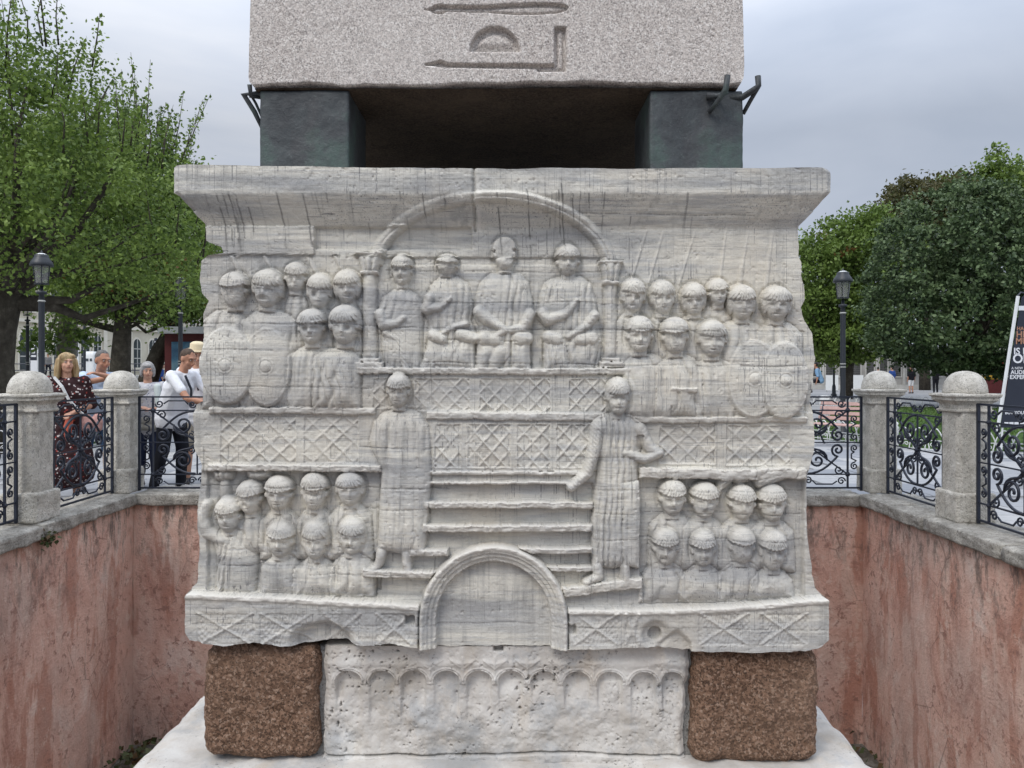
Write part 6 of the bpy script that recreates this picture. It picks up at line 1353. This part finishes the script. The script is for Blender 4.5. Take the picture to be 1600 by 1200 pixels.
def strap(root, V, up, hd, k): MB().tube([up(-.10, -.12, 1.46), up(.02, -.16, 1.3), up(.12, -.15, 1.08)], .014, 4).build('shoulder_strap', IRON, root); MB().tube([up(.16, .08, 1.44), up(.17, .12, 1.3), up(.16, .1, 1.1)], .014, 4).build('shoulder_strap', IRON, root)
person('man with cropped hair in white T-shirt and black trousers leaning over the railing', (px(268, 9.35), 9.35, .02), 72, 1.78, 20, (-6, 14), (((.22, -.44, 1.10), (.06, -.68, 1.02)), ((-.22, -.42, 1.12), (-.04, -.66, 1.04))), ((.13, -.02, 0), (-.13, .14, 0)), SKIN2, whitec, .32, blackc, 1.0, 'crop', BROWNH, 0, SHOEL, .010, False, 1.0, strap, .84)
STRAW = cloth('straw_hat', (.66, .56, .38), .08); beige = cloth('beige_short_cloth', (.36, .32, .26), .15)
def hat(root, V, up, hd, k):
    mb = MB(); mb.lathe([(.135, .0), (.14, .006), (.10, .012), (.092, .02), (.088, .085), (.06, .105), (.02, .10)], 20); mb.v = [tuple(hd(x / k, y / k + .01, z / k + .065)) for x, y, z in mb.v]; mb.build('straw_hat', STRAW, root, True)
    MB().tube([up(0, -.14, 1.30), up(.02, -.15, 1.20)], .014, 4).build('sunglasses', EYED, root)
person('man in a straw hat and white polo shirt beside the carved pedestal', (px(309, 9.95), 9.95, .02), 18, 1.80, 6, (10, 12), (((.26, -.06, 1.12), (.06, -.28, 1.08)), ((-.26, -.06, 1.12), (-.04, -.28, 1.1))), ((.12, 0, 0), (-.12, 0, 0)), SKIN, whitec, .42, beige, .48, 'crop', BROWNH, 0, SHOE, .010, False, 1.06, hat, .80)
# people far across the square
def far_person(label, x, Y, face, z=0, **k):
    person(label, (px(x, Y), Y, z), face, vox=.022, **k)
greyj = cloth('grey_jacket', (.17, .165, .16)); bluec = cloth('blue_shirt', (.03, .07, .24)); skyb = cloth('sky_blue_shirt', (.20, .34, .50)); blackt = cloth('black_shirt', (.012, .012, .016)); whitet = cloth('white_top', (.7, .7, .7))
far_person('person in a grey jacket walking on the terrace right of the nearest lamp post', 75, 58, 60, 1.02, top=greyj, sleeve=1, bottom=blackc, hair='short', hairm=BLACKH, legs=((.1, -.15, 0), (-.1, .15, 0)))
far_person('dark-haired girl in a white top on the terrace, behind the blond woman', 94, 56, 150, 1.02, top=whitet, bottom=greyc, hair='long', hairm=BLACKH)
far_person('seated man in grey jacket with his back turned, right of the blond woman', 147, 16.8, 165, -.12, top=greyj, sleeve=1, bottom=blackc, hair='short', hairm=BLACKH, skin=SKIN3, sit=True, H=1.70, lean=14)
far_person('seated person in bright blue far behind the older woman', 250, 36, 120, .1, top=bluec, bottom=blackc, hair='short', hairm=BLACKH, sit=True, lean=10)
far_person('man in a sky blue T-shirt sitting beside the right edge of the pedestal', 1283, 33, -110, .08, top=skyb, bottom=blackc, hair='short', hairm=BLACKH, sit=True, lean=20, skin=SKIN2, H=1.8)
far_person('man in a blue shirt standing far behind the first right dome', 1394, 50, 200, 0, top=bluec, bottom=blackc, hair='short', hairm=BLACKH)
far_person('man in a black T-shirt and white shorts far across the square', 1424, 49, 190, 0, top=blackt, bottom=whitet, bot_len=.52, hair='crop', hairm=BROWNH, skin=SKIN2)
far_person('bald man in black with raised hands far off, left of the second dome', 1462, 50, 170, 0, top=blackt, sleeve=.9, bottom=blackc, arms=(((.22, -.1, 1.2), (.08, -.2, 1.45)), ((-.22, -.1, 1.2), (-.08, -.2, 1.45))), skin=SKIN2)
far_person('person in dark blue far behind, half hidden by the first right dome', 1372, 54, 150, 0, top=cloth('dark_blue_top', (.02, .03, .09)), bottom=blackc, hair='short', hairm=BLACKH)
o = rough_block('plastic_bag', WHITEP, px(1290, 32.4) - .2, px(1290, 32.4) + .2, 32.3, 32.6, 0, .42, 6, .03, 6, .08, 1); tag(o, 'white plastic bag on the ground beside the sitting man in sky blue', 'bag')
# weeds and litter at the foot of the pit walls, a tuft under the left coping
WEED = leaf_mat('weed_leaves', [(.03, .06, .02), (.06, .09, .03), (.10, .11, .05)], (.15, .08, .04), .2)
g_ = np.random.default_rng(3)
for nm, c, s_, n, lab in (('weeds', (-3.6, 7.9, PITZ + .06), (.35, .3, .05), 500, 'weeds and litter on the pit floor in the far left corner'), ('weeds', (3.3, 7.6, PITZ + .05), (.35, .6, .05), 500, 'weeds on the pit floor in the far right corner'), ('weed_tuft', (XL + .05, 6.78, .0), (.03, .05, .03), 90, 'small green tuft growing under the left coping')):
    C = np.array(c) + g_.normal(size=(n, 3)) * np.array(s_); tag(link(nm, leaves_mesh(nm, C, .022 if nm == 'weed_tuft' else .05, WEED, g_, (g_.random(n) < .3) * .8)), lab, 'weeds', kind='stuff')
